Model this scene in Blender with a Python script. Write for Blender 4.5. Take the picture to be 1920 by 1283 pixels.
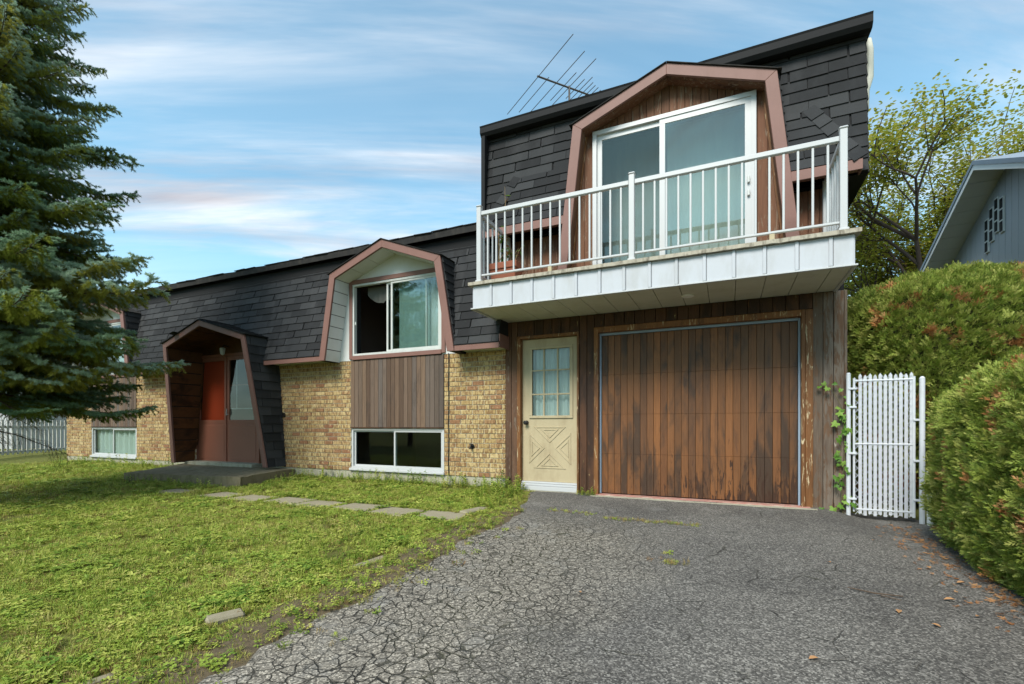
import bpy, bmesh, math, random
import numpy as np
from mathutils import Vector, Matrix, noise
random.seed(11); RNG = np.random.default_rng(11)
R = math.radians
for o in list(bpy.data.objects): bpy.data.objects.remove(o)
SC = bpy.context.scene
COL = SC.collection

# ------------------------------------------------------------------ camera, sky, sun, exposure
EYE = Vector((0.0, -6.65, 0.945)); YAW = math.atan2(405, 891)
cd = bpy.data.cameras.new('camera'); cam = bpy.data.objects.new('camera', cd); COL.objects.link(cam)
cam.location = EYE; cam.rotation_euler = (R(90), 0, YAW)
cd.sensor_width = 36.0; cd.lens = 36.0 * 891 / 1920
cd.shift_y = (797 - 641.5) / 1920
cd.clip_start = 0.05; cd.clip_end = 2000
SC.camera = cam
SUN_EL, SUN_AZ = 46.0, 188.0        # elevation; azimuth measured clockwise from +Y (the way the house is deep)
w = bpy.data.worlds.new('World'); SC.world = w; w.use_nodes = True
SC.view_settings.view_transform = 'Standard'; SC.view_settings.look = 'None'
SC.view_settings.gamma = 1.0; SC.view_settings.use_curve_mapping = False
SC.view_settings.exposure = 1.4
sd = bpy.data.lights.new('sun', 'SUN'); sd.energy = 1.9; sd.angle = R(24); sd.color = (1.0, 0.95, 0.87)
sun = bpy.data.objects.new('sun', sd); COL.objects.link(sun)
_d = Vector((math.sin(R(SUN_AZ)) * math.cos(R(SUN_EL)), math.cos(R(SUN_AZ)) * math.cos(R(SUN_EL)), math.sin(R(SUN_EL))))
sun.rotation_euler = _d.to_track_quat('Z', 'Y').to_euler(); sun.location = (0, -10, 20)
SC.cycles.use_denoising = True
SC.cycles.max_bounces = 8; SC.cycles.transparent_max_bounces = 16

def nd(t, typ, ins=None, **kw):
    n = t.nodes.new(typ)
    for k, v in kw.items(): setattr(n, k, v)
    for k, v in (ins or {}).items():
        s = n.inputs[k]
        if hasattr(v, 'links') or isinstance(v, bpy.types.NodeSocket): t.links.new(v, s)
        else: s.default_value = v
    return n
def ramp(t, fac, stops, interp='LINEAR'):
    n = nd(t, 'ShaderNodeValToRGB', {'Fac': fac}); cr = n.color_ramp; cr.interpolation = interp
    while len(cr.elements) < len(stops): cr.elements.new(0.5)
    for e, (p, c) in zip(cr.elements, stops):
        e.position = p; e.color = (c, c, c, 1) if isinstance(c, (int, float)) else (*c, 1)
    return n.outputs['Color']
def mth(t, op, a, b=0.0, c=0.0, clamp=False):
    n = t.nodes.new('ShaderNodeMath'); n.operation = op; n.use_clamp = clamp
    for i, v in enumerate((a, b, c)):
        if isinstance(v, bpy.types.NodeSocket): t.links.new(v, n.inputs[i])
        else: n.inputs[i].default_value = v
    return n.outputs[0]
def vmul(t, v, s):
    n = nd(t, 'ShaderNodeVectorMath', operation='MULTIPLY'); t.links.new(v, n.inputs[0]); n.inputs[1].default_value = s
    return n.outputs[0]
def vadd(t, v, s):
    n = nd(t, 'ShaderNodeVectorMath', operation='ADD'); t.links.new(v, n.inputs[0])
    if isinstance(s, bpy.types.NodeSocket): t.links.new(s, n.inputs[1])
    else: n.inputs[1].default_value = s
    return n.outputs[0]
def mixc(t, f, a, b, blend='MIX'):
    n = t.nodes.new('ShaderNodeMix'); n.data_type = 'RGBA'; n.blend_type = blend
    for k, v in ((0, f), (6, a), (7, b)):
        if isinstance(v, bpy.types.NodeSocket): t.links.new(v, n.inputs[k])
        else: n.inputs[k].default_value = v if k == 0 else ((v, v, v, 1) if isinstance(v, (int, float)) else (*v, 1))
    return n.outputs[2]
def tnoise(t, vec, scale, detail=4, rough=0.6, dist=0.0):
    return nd(t, 'ShaderNodeTexNoise', {'Vector': vec, 'Scale': scale, 'Detail': detail, 'Roughness': rough, 'Distortion': dist}).outputs['Fac']

# world: clear-air sky with long thin cloud bands seen through it
T = w.node_tree; T.nodes.clear()
sky = nd(T, 'ShaderNodeTexSky', sky_type='NISHITA', sun_disc=False, sun_elevation=R(SUN_EL), sun_rotation=R(SUN_AZ), air_density=1.0, dust_density=0.6, ozone_density=2.0)
gen = nd(T, 'ShaderNodeTexCoord').outputs['Generated']
sx = nd(T, 'ShaderNodeSeparateXYZ', {0: gen})
zz = mth(T, 'ADD', mth(T, 'MAXIMUM', sx.outputs[2], 0.0), 0.10)
cv = nd(T, 'ShaderNodeCombineXYZ', {0: mth(T, 'DIVIDE', sx.outputs[0], zz), 1: mth(T, 'DIVIDE', sx.outputs[1], zz), 2: 0.37}).outputs[0]
rot0 = nd(T, 'ShaderNodeMapping', {'Vector': cv, 'Rotation': (0, 0, R(-30))}).outputs[0]
rotm = nd(T, 'ShaderNodeMapping', {'Vector': rot0, 'Scale': (0.24, 1.15, 1.0)}).outputs[0]
n1 = tnoise(T, rotm, 1.9, 7, 0.58, 0.5)
n2 = tnoise(T, vadd(T, rotm, (7.3, 2.1, 0.0)), 0.7, 5, 0.5, 0.3)
n3 = tnoise(T, vadd(T, rotm, (3.3, 9.1, 0.0)), 2.6, 6, 0.55, 0.4)
c1 = ramp(T, mth(T, 'ADD', mth(T, 'MULTIPLY', n1, 0.72), mth(T, 'MULTIPLY', n2, 0.28)), [(0.405, 0.0), (0.66, 1.0)], 'EASE')
hz = ramp(T, sx.outputs[2], [(0.05, 1.0), (0.42, 0.0)], 'EASE')
cm = mth(T, 'MAXIMUM', mth(T, 'ADD', mth(T, 'MULTIPLY', c1, 0.88), 0.12), mth(T, 'MULTIPLY', hz, 0.66), clamp=True)
ccol = ramp(T, n3, [(0.32, (0.44, 0.44, 0.50)), (0.47, (0.64, 0.64, 0.68)), (0.62, (0.90, 0.91, 0.93))])
lp = mixc(T, mth(T, 'MULTIPLY', hz, 0.45), ccol, (0.66, 0.70, 0.75))
blue = mixc(T, 1.0, sky.outputs[0], (0.72, 1.10, 0.97), 'MULTIPLY')
SKYS = 0.105
bgA = nd(T, 'ShaderNodeBackground', {'Color': blue, 'Strength': SKYS})
bgB = nd(T, 'ShaderNodeBackground', {'Color': lp, 'Strength': 0.48})
mx = nd(T, 'ShaderNodeMixShader', {0: cm, 1: bgA.outputs[0], 2: bgB.outputs[0]})
nd(T, 'ShaderNodeOutputWorld', {'Surface': mx.outputs[0]})

# ------------------------------------------------------------------ materials
MATS = {}
def newmat(name):
    m = bpy.data.materials.new(name); m.use_nodes = True; t = m.node_tree; t.nodes.clear(); MATS[name] = m
    return m, t
def finish(t, col, rough=0.8, bump=None, bstr=0.3, bdist=0.01, spec=0.3, metal=0.0, trans=None, sheen=None):
    p = nd(t, 'ShaderNodeBsdfPrincipled', {'Roughness': rough, 'Metallic': metal, 'Specular IOR Level': spec})
    if isinstance(col, bpy.types.NodeSocket): t.links.new(col, p.inputs['Base Color'])
    else: p.inputs['Base Color'].default_value = (*col, 1)
    if bump is not None:
        b = nd(t, 'ShaderNodeBump', {'Height': bump, 'Strength': bstr, 'Distance': bdist}); t.links.new(b.outputs[0], p.inputs['Normal'])
    out = p.outputs[0]
    if trans is not None:
        tr = nd(t, 'ShaderNodeBsdfTranslucent')
        if isinstance(col, bpy.types.NodeSocket): t.links.new(col, tr.inputs['Color'])
        else: tr.inputs['Color'].default_value = (*col, 1)
        out = nd(t, 'ShaderNodeMixShader', {0: trans, 1: out, 2: tr.outputs[0]}).outputs[0]
    nd(t, 'ShaderNodeOutputMaterial', {'Surface': out})
def pos(t): return nd(t, 'ShaderNodeNewGeometry').outputs['Position']
def rnd(t):
    a = nd(t, 'ShaderNodeObjectInfo').outputs['Random']
    b = nd(t, 'ShaderNodeAttribute', attribute_name='rnd').outputs['Fac']
    return mth(t, 'FRACT', mth(t, 'ADD', a, b))
def m_plain(name, col, rough=0.6, var=0.12, scale=3.0, fine=60, bstr=0.1, spec=0.35, dirt=None, dirtamt=0.3):
    m, t = newmat(name); p = pos(t)
    a = tnoise(t, p, scale, 5, 0.6); b = tnoise(t, p, fine, 3, 0.6)
    k = mth(t, 'ADD', mth(t, 'MULTIPLY', mth(t, 'SUBTRACT', a, 0.5), 2 * var), mth(t, 'MULTIPLY', mth(t, 'SUBTRACT', b, 0.5), var))
    c = mixc(t, 1.0, col, mth(t, 'ADD', k, 1.0), 'MULTIPLY')
    if dirt: c = mixc(t, mth(t, 'MULTIPLY', ramp(t, tnoise(t, vmul(t, p, (1, 1, 0.35)), scale * 2.3, 6, 0.65), [(0.48, 0.0), (0.75, 1.0)]), dirtamt), c, dirt)
    finish(t, c, rough, b, bstr, 0.003, spec); return m
def m_wood(name, cols, bare, peel=0.5, stain=(0.03, 0.018, 0.012), stain_lo=0.5, stain_amt=0.85, light=(0.55, 0.5, 0.42), lpeel=0.72, rough=0.6, horiz=False, zfade=None, own=False):
    m, t = newmat(name); p = pos(t); r = nd(t, 'ShaderNodeAttribute', attribute_name='rnd').outputs['Fac'] if own else rnd(t)
    off = nd(t, 'ShaderNodeCombineXYZ', {0: mth(t, 'MULTIPLY', r, 37.0), 1: 0.0, 2: mth(t, 'MULTIPLY', r, 91.0)}).outputs[0]
    q = vadd(t, p, off)
    gs = (3.0, 20.0, 60.0) if horiz else (60.0, 60.0, 3.0)
    grain = tnoise(t, vmul(t, q, gs), 1.0, 6, 0.65, 0.4)
    base = ramp(t, r, [(i / max(1, len(cols) - 1), c) for i, c in enumerate(cols)])
    base = mixc(t, 1.0, base, mth(t, 'ADD', mth(t, 'MULTIPLY', grain, 1.1), 0.45), 'MULTIPLY')
    ss = (1.3, 1.3, 2.0) if horiz else (2.6, 2.6, 0.7)
    st = tnoise(t, vadd(t, vmul(t, p, ss), vmul(t, off, (0.022, 0, 0.006))), 1.35, 6, 0.66, 0.5)
    base = mixc(t, mth(t, 'MULTIPLY', ramp(t, st, [(stain_lo, 0.0), (stain_lo + 0.13, 1.0)]), stain_amt), base, stain)
    pl = tnoise(t, vmul(t, q, (0.5, 1, 14.0) if horiz else (18.0, 18.0, 3.2)), 1.0, 6, 0.7, 1.2)
    if zfade:   # weather wear low on the boards, where rain splashes
        sz = nd(t, 'ShaderNodeSeparateXYZ', {0: p}).outputs
        zf = mth(t, 'MULTIPLY', nd(t, 'ShaderNodeMapRange', {0: sz[2], 1: zfade[0], 2: zfade[1], 3: zfade[2], 4: 0.0}).outputs[0],
                 nd(t, 'ShaderNodeMapRange', {0: sz[0], 1: zfade[3], 2: zfade[4], 3: 0.25, 4: 1.0}).outputs[0])
        pl2 = mth(t, 'ADD', pl, zf)
    else: pl2 = pl
    f1 = ramp(t, pl2, [(peel, 0.0), (peel + 0.05, 1.0)])
    base = mixc(t, f1, base, mixc(t, 1.0, bare, mth(t, 'ADD', mth(t, 'MULTIPLY', grain, 0.9), 0.5), 'MULTIPLY'))
    f2 = ramp(t, tnoise(t, vadd(t, vmul(t, q, (22, 22, 3.0)), (5, 3, 1)), 1.0, 5, 0.65, 1.0), [(lpeel, 0.0), (lpeel + 0.05, 1.0)])
    base = mixc(t, f2, base, light)
    h = mth(t, 'SUBTRACT', mth(t, 'MULTIPLY', grain, 0.5), mth(t, 'ADD', f1, f2))
    finish(t, base, rough, h, 0.35, 0.004, 0.3); return m
def m_leaf(name, cols, trans=0.3, rough=0.55, big=0.6, pscale=1.2):
    m, t = newmat(name); p = pos(t); r = rnd(t)
    v = mth(t, 'ADD', mth(t, 'MULTIPLY', r, 1 - big), mth(t, 'MULTIPLY', tnoise(t, p, pscale, 4, 0.6), big))
    c = ramp(t, v, [((i + 0.5) / len(cols) * (0.75 if big else 1) + (0.125 if big else 0), c) for i, c in enumerate(cols)])
    finish(t, c, rough, trans=trans, spec=0.25); return m

# brick: buff face with fired brown flashes, streaked upright
m, t = newmat('brick'); p = pos(t); r = rnd(t)
base = ramp(t, r, [(0.0, (0.36, 0.245, 0.105)), (0.3, (0.43, 0.31, 0.145)), (0.55, (0.48, 0.36, 0.18)), (0.75, (0.38, 0.255, 0.12)), (0.92, (0.30, 0.17, 0.085)), (1.0, (0.25, 0.115, 0.065))])
ro = nd(t, 'ShaderNodeCombineXYZ', {0: mth(t, 'MULTIPLY', r, 53.0), 1: 0, 2: mth(t, 'MULTIPLY', r, 17.0)}).outputs[0]
fl = tnoise(t, vadd(t, vmul(t, p, (34, 34, 9)), ro), 1.0, 3, 0.6, 0.2)
c = mixc(t, mth(t, 'MULTIPLY', ramp(t, fl, [(0.47, 0), (0.55, 1)]), 0.78), base, (0.17, 0.085, 0.04))
c = mixc(t, mth(t, 'MULTIPLY', ramp(t, tnoise(t, vadd(t, vmul(t, p, (30, 30, 10)), (4, 4, 4)), 1.0, 3), [(0.60, 0), (0.66, 1)]), 0.5), c, (0.62, 0.50, 0.27))
bn = tnoise(t, p, 140, 4, 0.7)
c = mixc(t, 1.0, c, mth(t, 'ADD', mth(t, 'MULTIPLY', bn, 0.6), 0.7), 'MULTIPLY')
finish(t, c, 0.88, bn, 0.5, 0.004, 0.2)
m_plain('mortar', (0.50, 0.45, 0.34), 0.95, 0.12, 8, 120, 0.4, 0.1)
m_plain('concrete', (0.37, 0.35, 0.27), 0.95, 0.16, 4, 80, 0.5, 0.15, (0.14, 0.13, 0.07), 0.6)
m_plain('mossy_concrete', (0.21, 0.175, 0.115), 0.95, 0.22, 5, 70, 0.8, 0.1, (0.07, 0.07, 0.025), 0.85)
m_plain('paver', (0.27, 0.235, 0.165), 0.95, 0.16, 6, 90, 0.5, 0.1, (0.16, 0.15, 0.07), 0.5)
# shingle: mineral granules, every tab a shade of its own
m, t = newmat('shingle'); p = pos(t); r = rnd(t)
g = tnoise(t, p, 260, 2, 0.8)
c = ramp(t, r, [(0.0, (0.018, 0.018, 0.019)), (0.45, (0.025, 0.0255, 0.027)), (0.8, (0.033, 0.0335, 0.035)), (1.0, (0.043, 0.0435, 0.045))])
c = mixc(t, 1.0, c, mth(t, 'ADD', mth(t, 'MULTIPLY', g, 1.0), 0.5), 'MULTIPLY')
c = mixc(t, mth(t, 'MULTIPLY', ramp(t, tnoise(t, vmul(t, p, (1, 1, 0.4)), 1.8, 6, 0.65), [(0.5, 0), (0.8, 1)]), 0.35), c, (0.085, 0.085, 0.088))
finish(t, c, 0.92, g, 0.6, 0.004, 0.25)
m_plain('underlay', (0.013, 0.013, 0.014), 0.95, 0.1)
m_plain('roof_edge', (0.026, 0.025, 0.024), 0.9, 0.3, 6, 80, 0.4, 0.15, (0.07, 0.06, 0.05), 0.5)
m_plain('black_trim', (0.012, 0.012, 0.013), 0.65, 0.15, spec=0.15)
m_plain('mauve_trim', (0.205, 0.106, 0.087), 0.55, 0.10, 2.5, 50, 0.1, 0.3, (0.15, 0.07, 0.05), 0.35)
m_plain('white_panel', (0.60, 0.60, 0.59), 0.55, 0.04, 3, 60, 0.1, 0.3, (0.48, 0.45, 0.38), 0.30)
m_plain('white_metal', (0.47, 0.475, 0.48), 0.38, 0.03, 3, 60, 0.05, 0.5, (0.5, 0.48, 0.44), 0.25)
m_plain('fascia_metal', (0.46, 0.475, 0.51), 0.5, 0.06, 2, 50, 0.08, 0.35, (0.30, 0.29, 0.26), 0.45)
m_plain('soffit_metal', (0.55, 0.54, 0.46), 0.5, 0.06, 2, 50, 0.08, 0.35, (0.36, 0.34, 0.24), 0.4)
m_plain('window_metal', (0.52, 0.53, 0.51), 0.45, 0.06, 4, 60, 0.1, 0.4, (0.3, 0.29, 0.26), 0.4)
m_plain('ledge_wood', (0.40, 0.36, 0.29), 0.9, 0.25, 9, 60, 0.6, 0.2, (0.06, 0.045, 0.03), 0.9)
m_plain('blue_strip', (0.25, 0.32, 0.40), 0.5, 0.1)
m_plain('door_cream', (0.43, 0.355, 0.225), 0.5, 0.06, 2.5, 40, 0.25, 0.3, (0.26, 0.19, 0.11), 0.55)
m_plain('door_brown', (0.26, 0.10, 0.065), 0.5, 0.08, 2, 40, 0.1, 0.35)
m_plain('door_orange', (0.74, 0.085, 0.03), 0.5, 0.10, 2, 40, 0.1, 0.3)
m_plain('black_iron', (0.015, 0.013, 0.012), 0.45, 0.2)
m_plain('cable', (0.012, 0.012, 0.012), 0.5, 0.1)
m_plain('antenna_metal', (0.10, 0.085, 0.075), 0.5, 0.3, 5, 60, 0.1, 0.5)
m_plain('terracotta', (0.28, 0.10, 0.06), 0.8, 0.15, 4, 60, 0.3, 0.2)
m_plain('curtain', (0.55, 0.60, 0.60), 0.9, 0.06, 2, 40, 0.1, 0.1)
m_plain('dim_cloth', (0.10, 0.10, 0.09), 0.9, 0.1)
m_plain('patio_curtain', (0.27, 0.28, 0.26), 0.9, 0.06)
m_plain('patio_sheer', (0.44, 0.44, 0.40), 0.9, 0.05)
m_plain('sheer', (0.58, 0.62, 0.58), 0.9, 0.05, 2, 40, 0.1, 0.1)
m_plain('room_wall', (0.16, 0.12, 0.10), 0.9, 0.1)
m_plain('garage_paint', (0.35, 0.17, 0.14), 0.8, 0.2, 5, 60, 0.4, 0.2, (0.45, 0.40, 0.33), 0.8)
m_plain('neighbour_siding', (0.45, 0.465, 0.49), 0.6, 0.05, 2, 40, 0.1, 0.3)
m_plain('neighbour_trim', (0.74, 0.73, 0.70), 0.6, 0.05, 2, 40, 0.1, 0.3)
m_plain('neighbour_roof', (0.20, 0.24, 0.29), 0.5, 0.1, 2, 60, 0.1, 0.3)
m_plain('grey_wall', (0.42, 0.42, 0.42), 0.8, 0.1)
m_plain('fence_white', (0.62, 0.60, 0.55), 0.7, 0.12, 4, 50, 0.2, 0.2, (0.35, 0.32, 0.25), 0.5)
m_plain('bark', (0.10, 0.07, 0.05), 0.95, 0.35, 10, 60, 1.0, 0.1)
m_plain('maple_bark', (0.085, 0.062, 0.052), 0.95, 0.3, 10, 60, 1.0, 0.1)
m_plain('stem', (0.11, 0.10, 0.045), 0.9, 0.2)
m_plain('dry_stem', (0.23, 0.16, 0.08), 0.9, 0.3)
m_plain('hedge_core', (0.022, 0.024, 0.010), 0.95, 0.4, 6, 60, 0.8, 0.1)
m_plain('vinyl_slat', (0.52, 0.53, 0.56), 0.5, 0.05, 3, 60, 0.1, 0.4, (0.45, 0.45, 0.44), 0.25)
m_plain('galvanised', (0.56, 0.58, 0.61), 0.42, 0.08, 6, 60, 0.1, 0.5, (0.4, 0.38, 0.34), 0.3)
m_plain('white_plastic', (0.75, 0.75, 0.72), 0.4, 0.05)
m_plain('orange_leaf_dry', (0.34, 0.18, 0.08), 0.8, 0.3, 9)
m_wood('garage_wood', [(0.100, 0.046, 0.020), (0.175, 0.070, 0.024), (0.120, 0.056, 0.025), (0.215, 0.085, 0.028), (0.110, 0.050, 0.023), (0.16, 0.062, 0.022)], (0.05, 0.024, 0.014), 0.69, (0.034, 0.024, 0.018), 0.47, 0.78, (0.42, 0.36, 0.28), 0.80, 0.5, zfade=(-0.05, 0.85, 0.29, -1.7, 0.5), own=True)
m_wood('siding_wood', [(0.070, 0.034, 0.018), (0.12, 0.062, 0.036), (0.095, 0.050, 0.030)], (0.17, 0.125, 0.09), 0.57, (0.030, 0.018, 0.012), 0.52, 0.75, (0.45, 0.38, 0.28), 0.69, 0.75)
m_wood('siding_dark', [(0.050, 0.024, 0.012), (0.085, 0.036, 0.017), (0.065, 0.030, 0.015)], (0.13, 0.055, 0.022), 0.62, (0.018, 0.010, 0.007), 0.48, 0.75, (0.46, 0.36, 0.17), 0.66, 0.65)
m_wood('grey_siding', [(0.17, 0.135, 0.105), (0.115, 0.083, 0.060), (0.20, 0.165, 0.135)], (0.13, 0.075, 0.045), 0.52, (0.07, 0.042, 0.028), 0.54, 0.7, (0.36, 0.32, 0.27), 0.66, 0.85)
m_wood('panel_wood', [(0.085, 0.052, 0.035), (0.145, 0.092, 0.062), (0.105, 0.085, 0.075), (0.165, 0.105, 0.068), (0.075, 0.060, 0.052)], (0.13, 0.085, 0.06), 0.62, (0.048, 0.036, 0.030), 0.55, 0.6, (0.36, 0.32, 0.28), 0.74, 0.75)
m_wood('balcony_wood', [(0.12, 0.048, 0.024), (0.16, 0.072, 0.038), (0.10, 0.045, 0.024)], (0.21, 0.14, 0.095), 0.55, (0.045, 0.020, 0.012), 0.52, 0.8, (0.42, 0.34, 0.25), 0.74, 0.75)
m_wood('trim_wood', [(0.16, 0.062, 0.019), (0.20, 0.085, 0.028), (0.13, 0.055, 0.02)], (0.42, 0.31, 0.17), 0.60, (0.035, 0.018, 0.010), 0.55, 0.7, (0.50, 0.40, 0.25), 0.60, 0.6)
m_wood('porch_wood', [(0.075, 0.030, 0.010), (0.115, 0.045, 0.014), (0.06, 0.025, 0.010)], (0.05, 0.02, 0.01), 0.75, (0.018, 0.009, 0.005), 0.50, 0.8, (0.3, 0.2, 0.1), 0.97, 0.5, horiz=True)
# glass
m, t = newmat('glass')
tr = nd(t, 'ShaderNodeBsdfTransparent', {'Color': (0.82, 0.87, 0.86, 1)}); gl = nd(t, 'ShaderNodeBsdfGlossy', {'Color': (0.93, 0.98, 0.98, 1), 'Roughness': 0.015})
bz = nd(t, 'ShaderNodeBump', {'Height': tnoise(t, pos(t), 1.6, 2, 0.5), 'Strength': 0.05, 'Distance': 0.03}); t.links.new(bz.outputs[0], gl.inputs['Normal'])
fr = nd(t, 'ShaderNodeFresnel', {'IOR': 1.52})
mxs = nd(t, 'ShaderNodeMixShader', {0: mth(t, 'MULTIPLY', mth(t, 'ADD', mth(t, 'MULTIPLY', fr.outputs[0], 1.15), 0.01, clamp=True), mth(t, 'SUBTRACT', 1.0, nd(t, 'ShaderNodeNewGeometry').outputs['Backfacing'])), 1: tr.outputs[0], 2: gl.outputs[0]})
nd(t, 'ShaderNodeOutputMaterial', {'Surface': mxs.outputs[0]})
m, t = newmat('bright_glass')
tr = nd(t, 'ShaderNodeBsdfTransparent', {'Color': (0.80, 0.86, 0.84, 1)}); gl = nd(t, 'ShaderNodeBsdfGlossy', {'Color': (0.93, 0.98, 0.98, 1), 'Roughness': 0.02})
fr = nd(t, 'ShaderNodeFresnel', {'IOR': 1.52})
mxs = nd(t, 'ShaderNodeMixShader', {0: mth(t, 'MULTIPLY', mth(t, 'ADD', mth(t, 'MULTIPLY', fr.outputs[0], 1.5), 0.07, clamp=True), mth(t, 'SUBTRACT', 1.0, nd(t, 'ShaderNodeNewGeometry').outputs['Backfacing'])), 1: tr.outputs[0], 2: gl.outputs[0]})
nd(t, 'ShaderNodeOutputMaterial', {'Surface': mxs.outputs[0]})
# ground soil / lawn base
m, t = newmat('lawn_soil'); p = pos(t)
a = tnoise(t, p, 0.9, 6, 0.65); b = tnoise(t, p, 35, 5, 0.7)
c = ramp(t, b, [(0.3, (0.060, 0.058, 0.018)), (0.5, (0.125, 0.135, 0.030)), (0.7, (0.21, 0.20, 0.06))])
c = mixc(t, ramp(t, a, [(0.52, 0.0), (0.70, 0.7)]), c, (0.060, 0.046, 0.026))
finish(t, c, 0.95, b, 1.0, 0.02, 0.1)
# worn asphalt: stone chips, alligator cracks, pale worn patches, oily dark sealed parts
m, t = newmat('asphalt'); p = pos(t); sp = nd(t, 'ShaderNodeSeparateXYZ', {0: p}).outputs
wx = vadd(t, p, vmul(t, nd(t, 'ShaderNodeTexNoise', {'Vector': p, 'Scale': 3.5, 'Detail': 4.0}).outputs['Color'], (0.13, 0.13, 0)))
wx = vadd(t, wx, vmul(t, nd(t, 'ShaderNodeTexNoise', {'Vector': p, 'Scale': 22.0, 'Detail': 3.0}).outputs['Color'], (0.022, 0.022, 0)))
flat = vmul(t, wx, (1, 1, 0))
v1 = nd(t, 'ShaderNodeTexVoronoi', {'Vector': flat, 'Scale': 12.5}, feature='DISTANCE_TO_EDGE').outputs['Distance']
v2 = nd(t, 'ShaderNodeTexVoronoi', {'Vector': flat, 'Scale': 3.6}, feature='DISTANCE_TO_EDGE').outputs['Distance']
chip = nd(t, 'ShaderNodeTexVoronoi', {'Vector': p, 'Scale': 115.0}).outputs['Color']
chv = nd(t, 'ShaderNodeSeparateColor', {0: chip}).outputs[0]
big = tnoise(t, p, 0.8, 5, 0.6); mid = tnoise(t, vadd(t, p, (4, 2, 0)), 2.6, 6, 0.66)
# the crazed zone runs down the driveway's lawn side
xz = mth(t, 'ADD', sp[0], mth(t, 'MULTIPLY', mth(t, 'SUBTRACT', big, 0.5), 1.7))
zone = nd(t, 'ShaderNodeMapRange', {0: xz, 1: -0.50, 2: -1.25, 3: 0.0, 4: 1.0}).outputs[0]
zoney = nd(t, 'ShaderNodeMapRange', {0: sp[1], 1: -1.2, 2: -2.2, 3: 0.0, 4: 1.0}).outputs[0]
zone = mth(t, 'MULTIPLY', zone, zoney)
k1 = mth(t, 'MULTIPLY', mth(t, 'MULTIPLY', ramp(t, v1, [(0.010, 0.85), (0.048, 0.0)]), zone), ramp(t, tnoise(t, vadd(t, p, (2, 8, 0)), 1.7, 4, 0.6), [(0.32, 0.2), (0.48, 1.0)]))
k2 = mth(t, 'MULTIPLY', ramp(t, v2, [(0.004, 0.8), (0.022, 0.0)]), mth(t, 'MULTIPLY', ramp(t, mid, [(0.50, 0.0), (0.64, 1.0)]), 0.8))
crack = mth(t, 'MAXIMUM', k1, k2)
c = ramp(t, chv, [(0.0, (0.050, 0.047, 0.043)), (0.45, (0.108, 0.100, 0.090)), (0.75, (0.168, 0.155, 0.139)), (1.0, (0.30, 0.28, 0.25))])
c = mixc(t, mth(t, 'MULTIPLY', zone, 0.55), c, mixc(t, 1.0, c, (1.95, 1.83, 1.60), 'MULTIPLY'))
pale = mth(t, 'MULTIPLY', ramp(t, mid, [(0.54, 0.0), (0.70, 1.0)]), mth(t, 'MAXIMUM', zone, mth(t, 'MULTIPLY', nd(t, 'ShaderNodeMapRange', {0: sp[1], 1: -2.0, 2: -0.9, 3: 0.0, 4: 1.0}).outputs[0], 0.8)))
c = mixc(t, mth(t, 'MULTIPLY', pale, 0.5), c, (0.27, 0.26, 0.24))
drk = ramp(t, tnoise(t, vadd(t, p, (9, 4, 0)), 0.7, 5, 0.6), [(0.45, 0.0), (0.62, 1.0)])
c = mixc(t, mth(t, 'MULTIPLY', drk, mth(t, 'SUBTRACT', 0.55, mth(t, 'MULTIPLY', zone, 0.4))), c, mixc(t, 1.0, c, (0.52, 0.52, 0.54), 'MULTIPLY'))
c = mixc(t, crack, c, mixc(t, ramp(t, big, [(0.45, 0.0), (0.6, 1.0)]), (0.018, 0.017, 0.014), (0.035, 0.036, 0.015)))
hgt = mth(t, 'SUBTRACT', mth(t, 'MULTIPLY', chv, 0.25), mth(t, 'MULTIPLY', crack, 1.6))
finish(t, c, 0.9, hgt, 0.9, 0.012, 0.25)
m_plain('dirt', (0.115, 0.088, 0.055), 0.95, 0.6, 14, 90, 1.0, 0.1, (0.05, 0.045, 0.03), 0.8)
# foliage
m_leaf('grass', [(0.12, 0.20, 0.022), (0.22, 0.305, 0.038), (0.33, 0.385, 0.060), (0.43, 0.435, 0.10), (0.47, 0.40, 0.15)], 0.25, 0.6, 0.58, 1.5)
m_leaf('weed', [(0.12, 0.21, 0.026), (0.22, 0.31, 0.042), (0.34, 0.40, 0.066), (0.44, 0.45, 0.10)], 0.25, 0.55, 0.4, 1.3)
m_leaf('straw', [(0.30, 0.22, 0.08), (0.36, 0.26, 0.10), (0.22, 0.21, 0.06), (0.26, 0.14, 0.05)], 0.2, 0.7, 0.3, 3.0)
m_leaf('cedar', [(0.10, 0.15, 0.020), (0.18, 0.245, 0.034), (0.275, 0.325, 0.055), (0.38, 0.39, 0.10)], 0.15, 0.55, 0.35, 1.6)
m_leaf('cedar_dead', [(0.30, 0.12, 0.035), (0.42, 0.19, 0.065), (0.48, 0.26, 0.11)], 0.15, 0.7, 0.3, 3.0)
m_leaf('needles', [(0.17, 0.28, 0.155), (0.28, 0.40, 0.25), (0.42, 0.54, 0.40)], 0.45, 0.5, 0.35, 1.4)
m_leaf('needles_old', [(0.16, 0.20, 0.03), (0.25, 0.28, 0.045), (0.35, 0.34, 0.07)], 0.45, 0.6, 0.35, 1.4)
m_leaf('maple_leaf', [(0.20, 0.24, 0.03), (0.30, 0.33, 0.045), (0.40, 0.40, 0.065), (0.42, 0.32, 0.09)], 0.5, 0.5, 0.5, 0.7)
m_leaf('purple_leaf', [(0.10, 0.045, 0.045), (0.16, 0.06, 0.055), (0.20, 0.09, 0.06)], 0.3, 0.5, 0.5, 0.9)
m_leaf('vine_leaf', [(0.085, 0.19, 0.028), (0.14, 0.27, 0.040), (0.21, 0.34, 0.060)], 0.3, 0.45, 0.2, 3.0)
m_leaf('street_leaf', [(0.025, 0.050, 0.012), (0.045, 0.080, 0.018), (0.07, 0.105, 0.022)], 0.3, 0.5, 0.5, 0.6)

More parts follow.
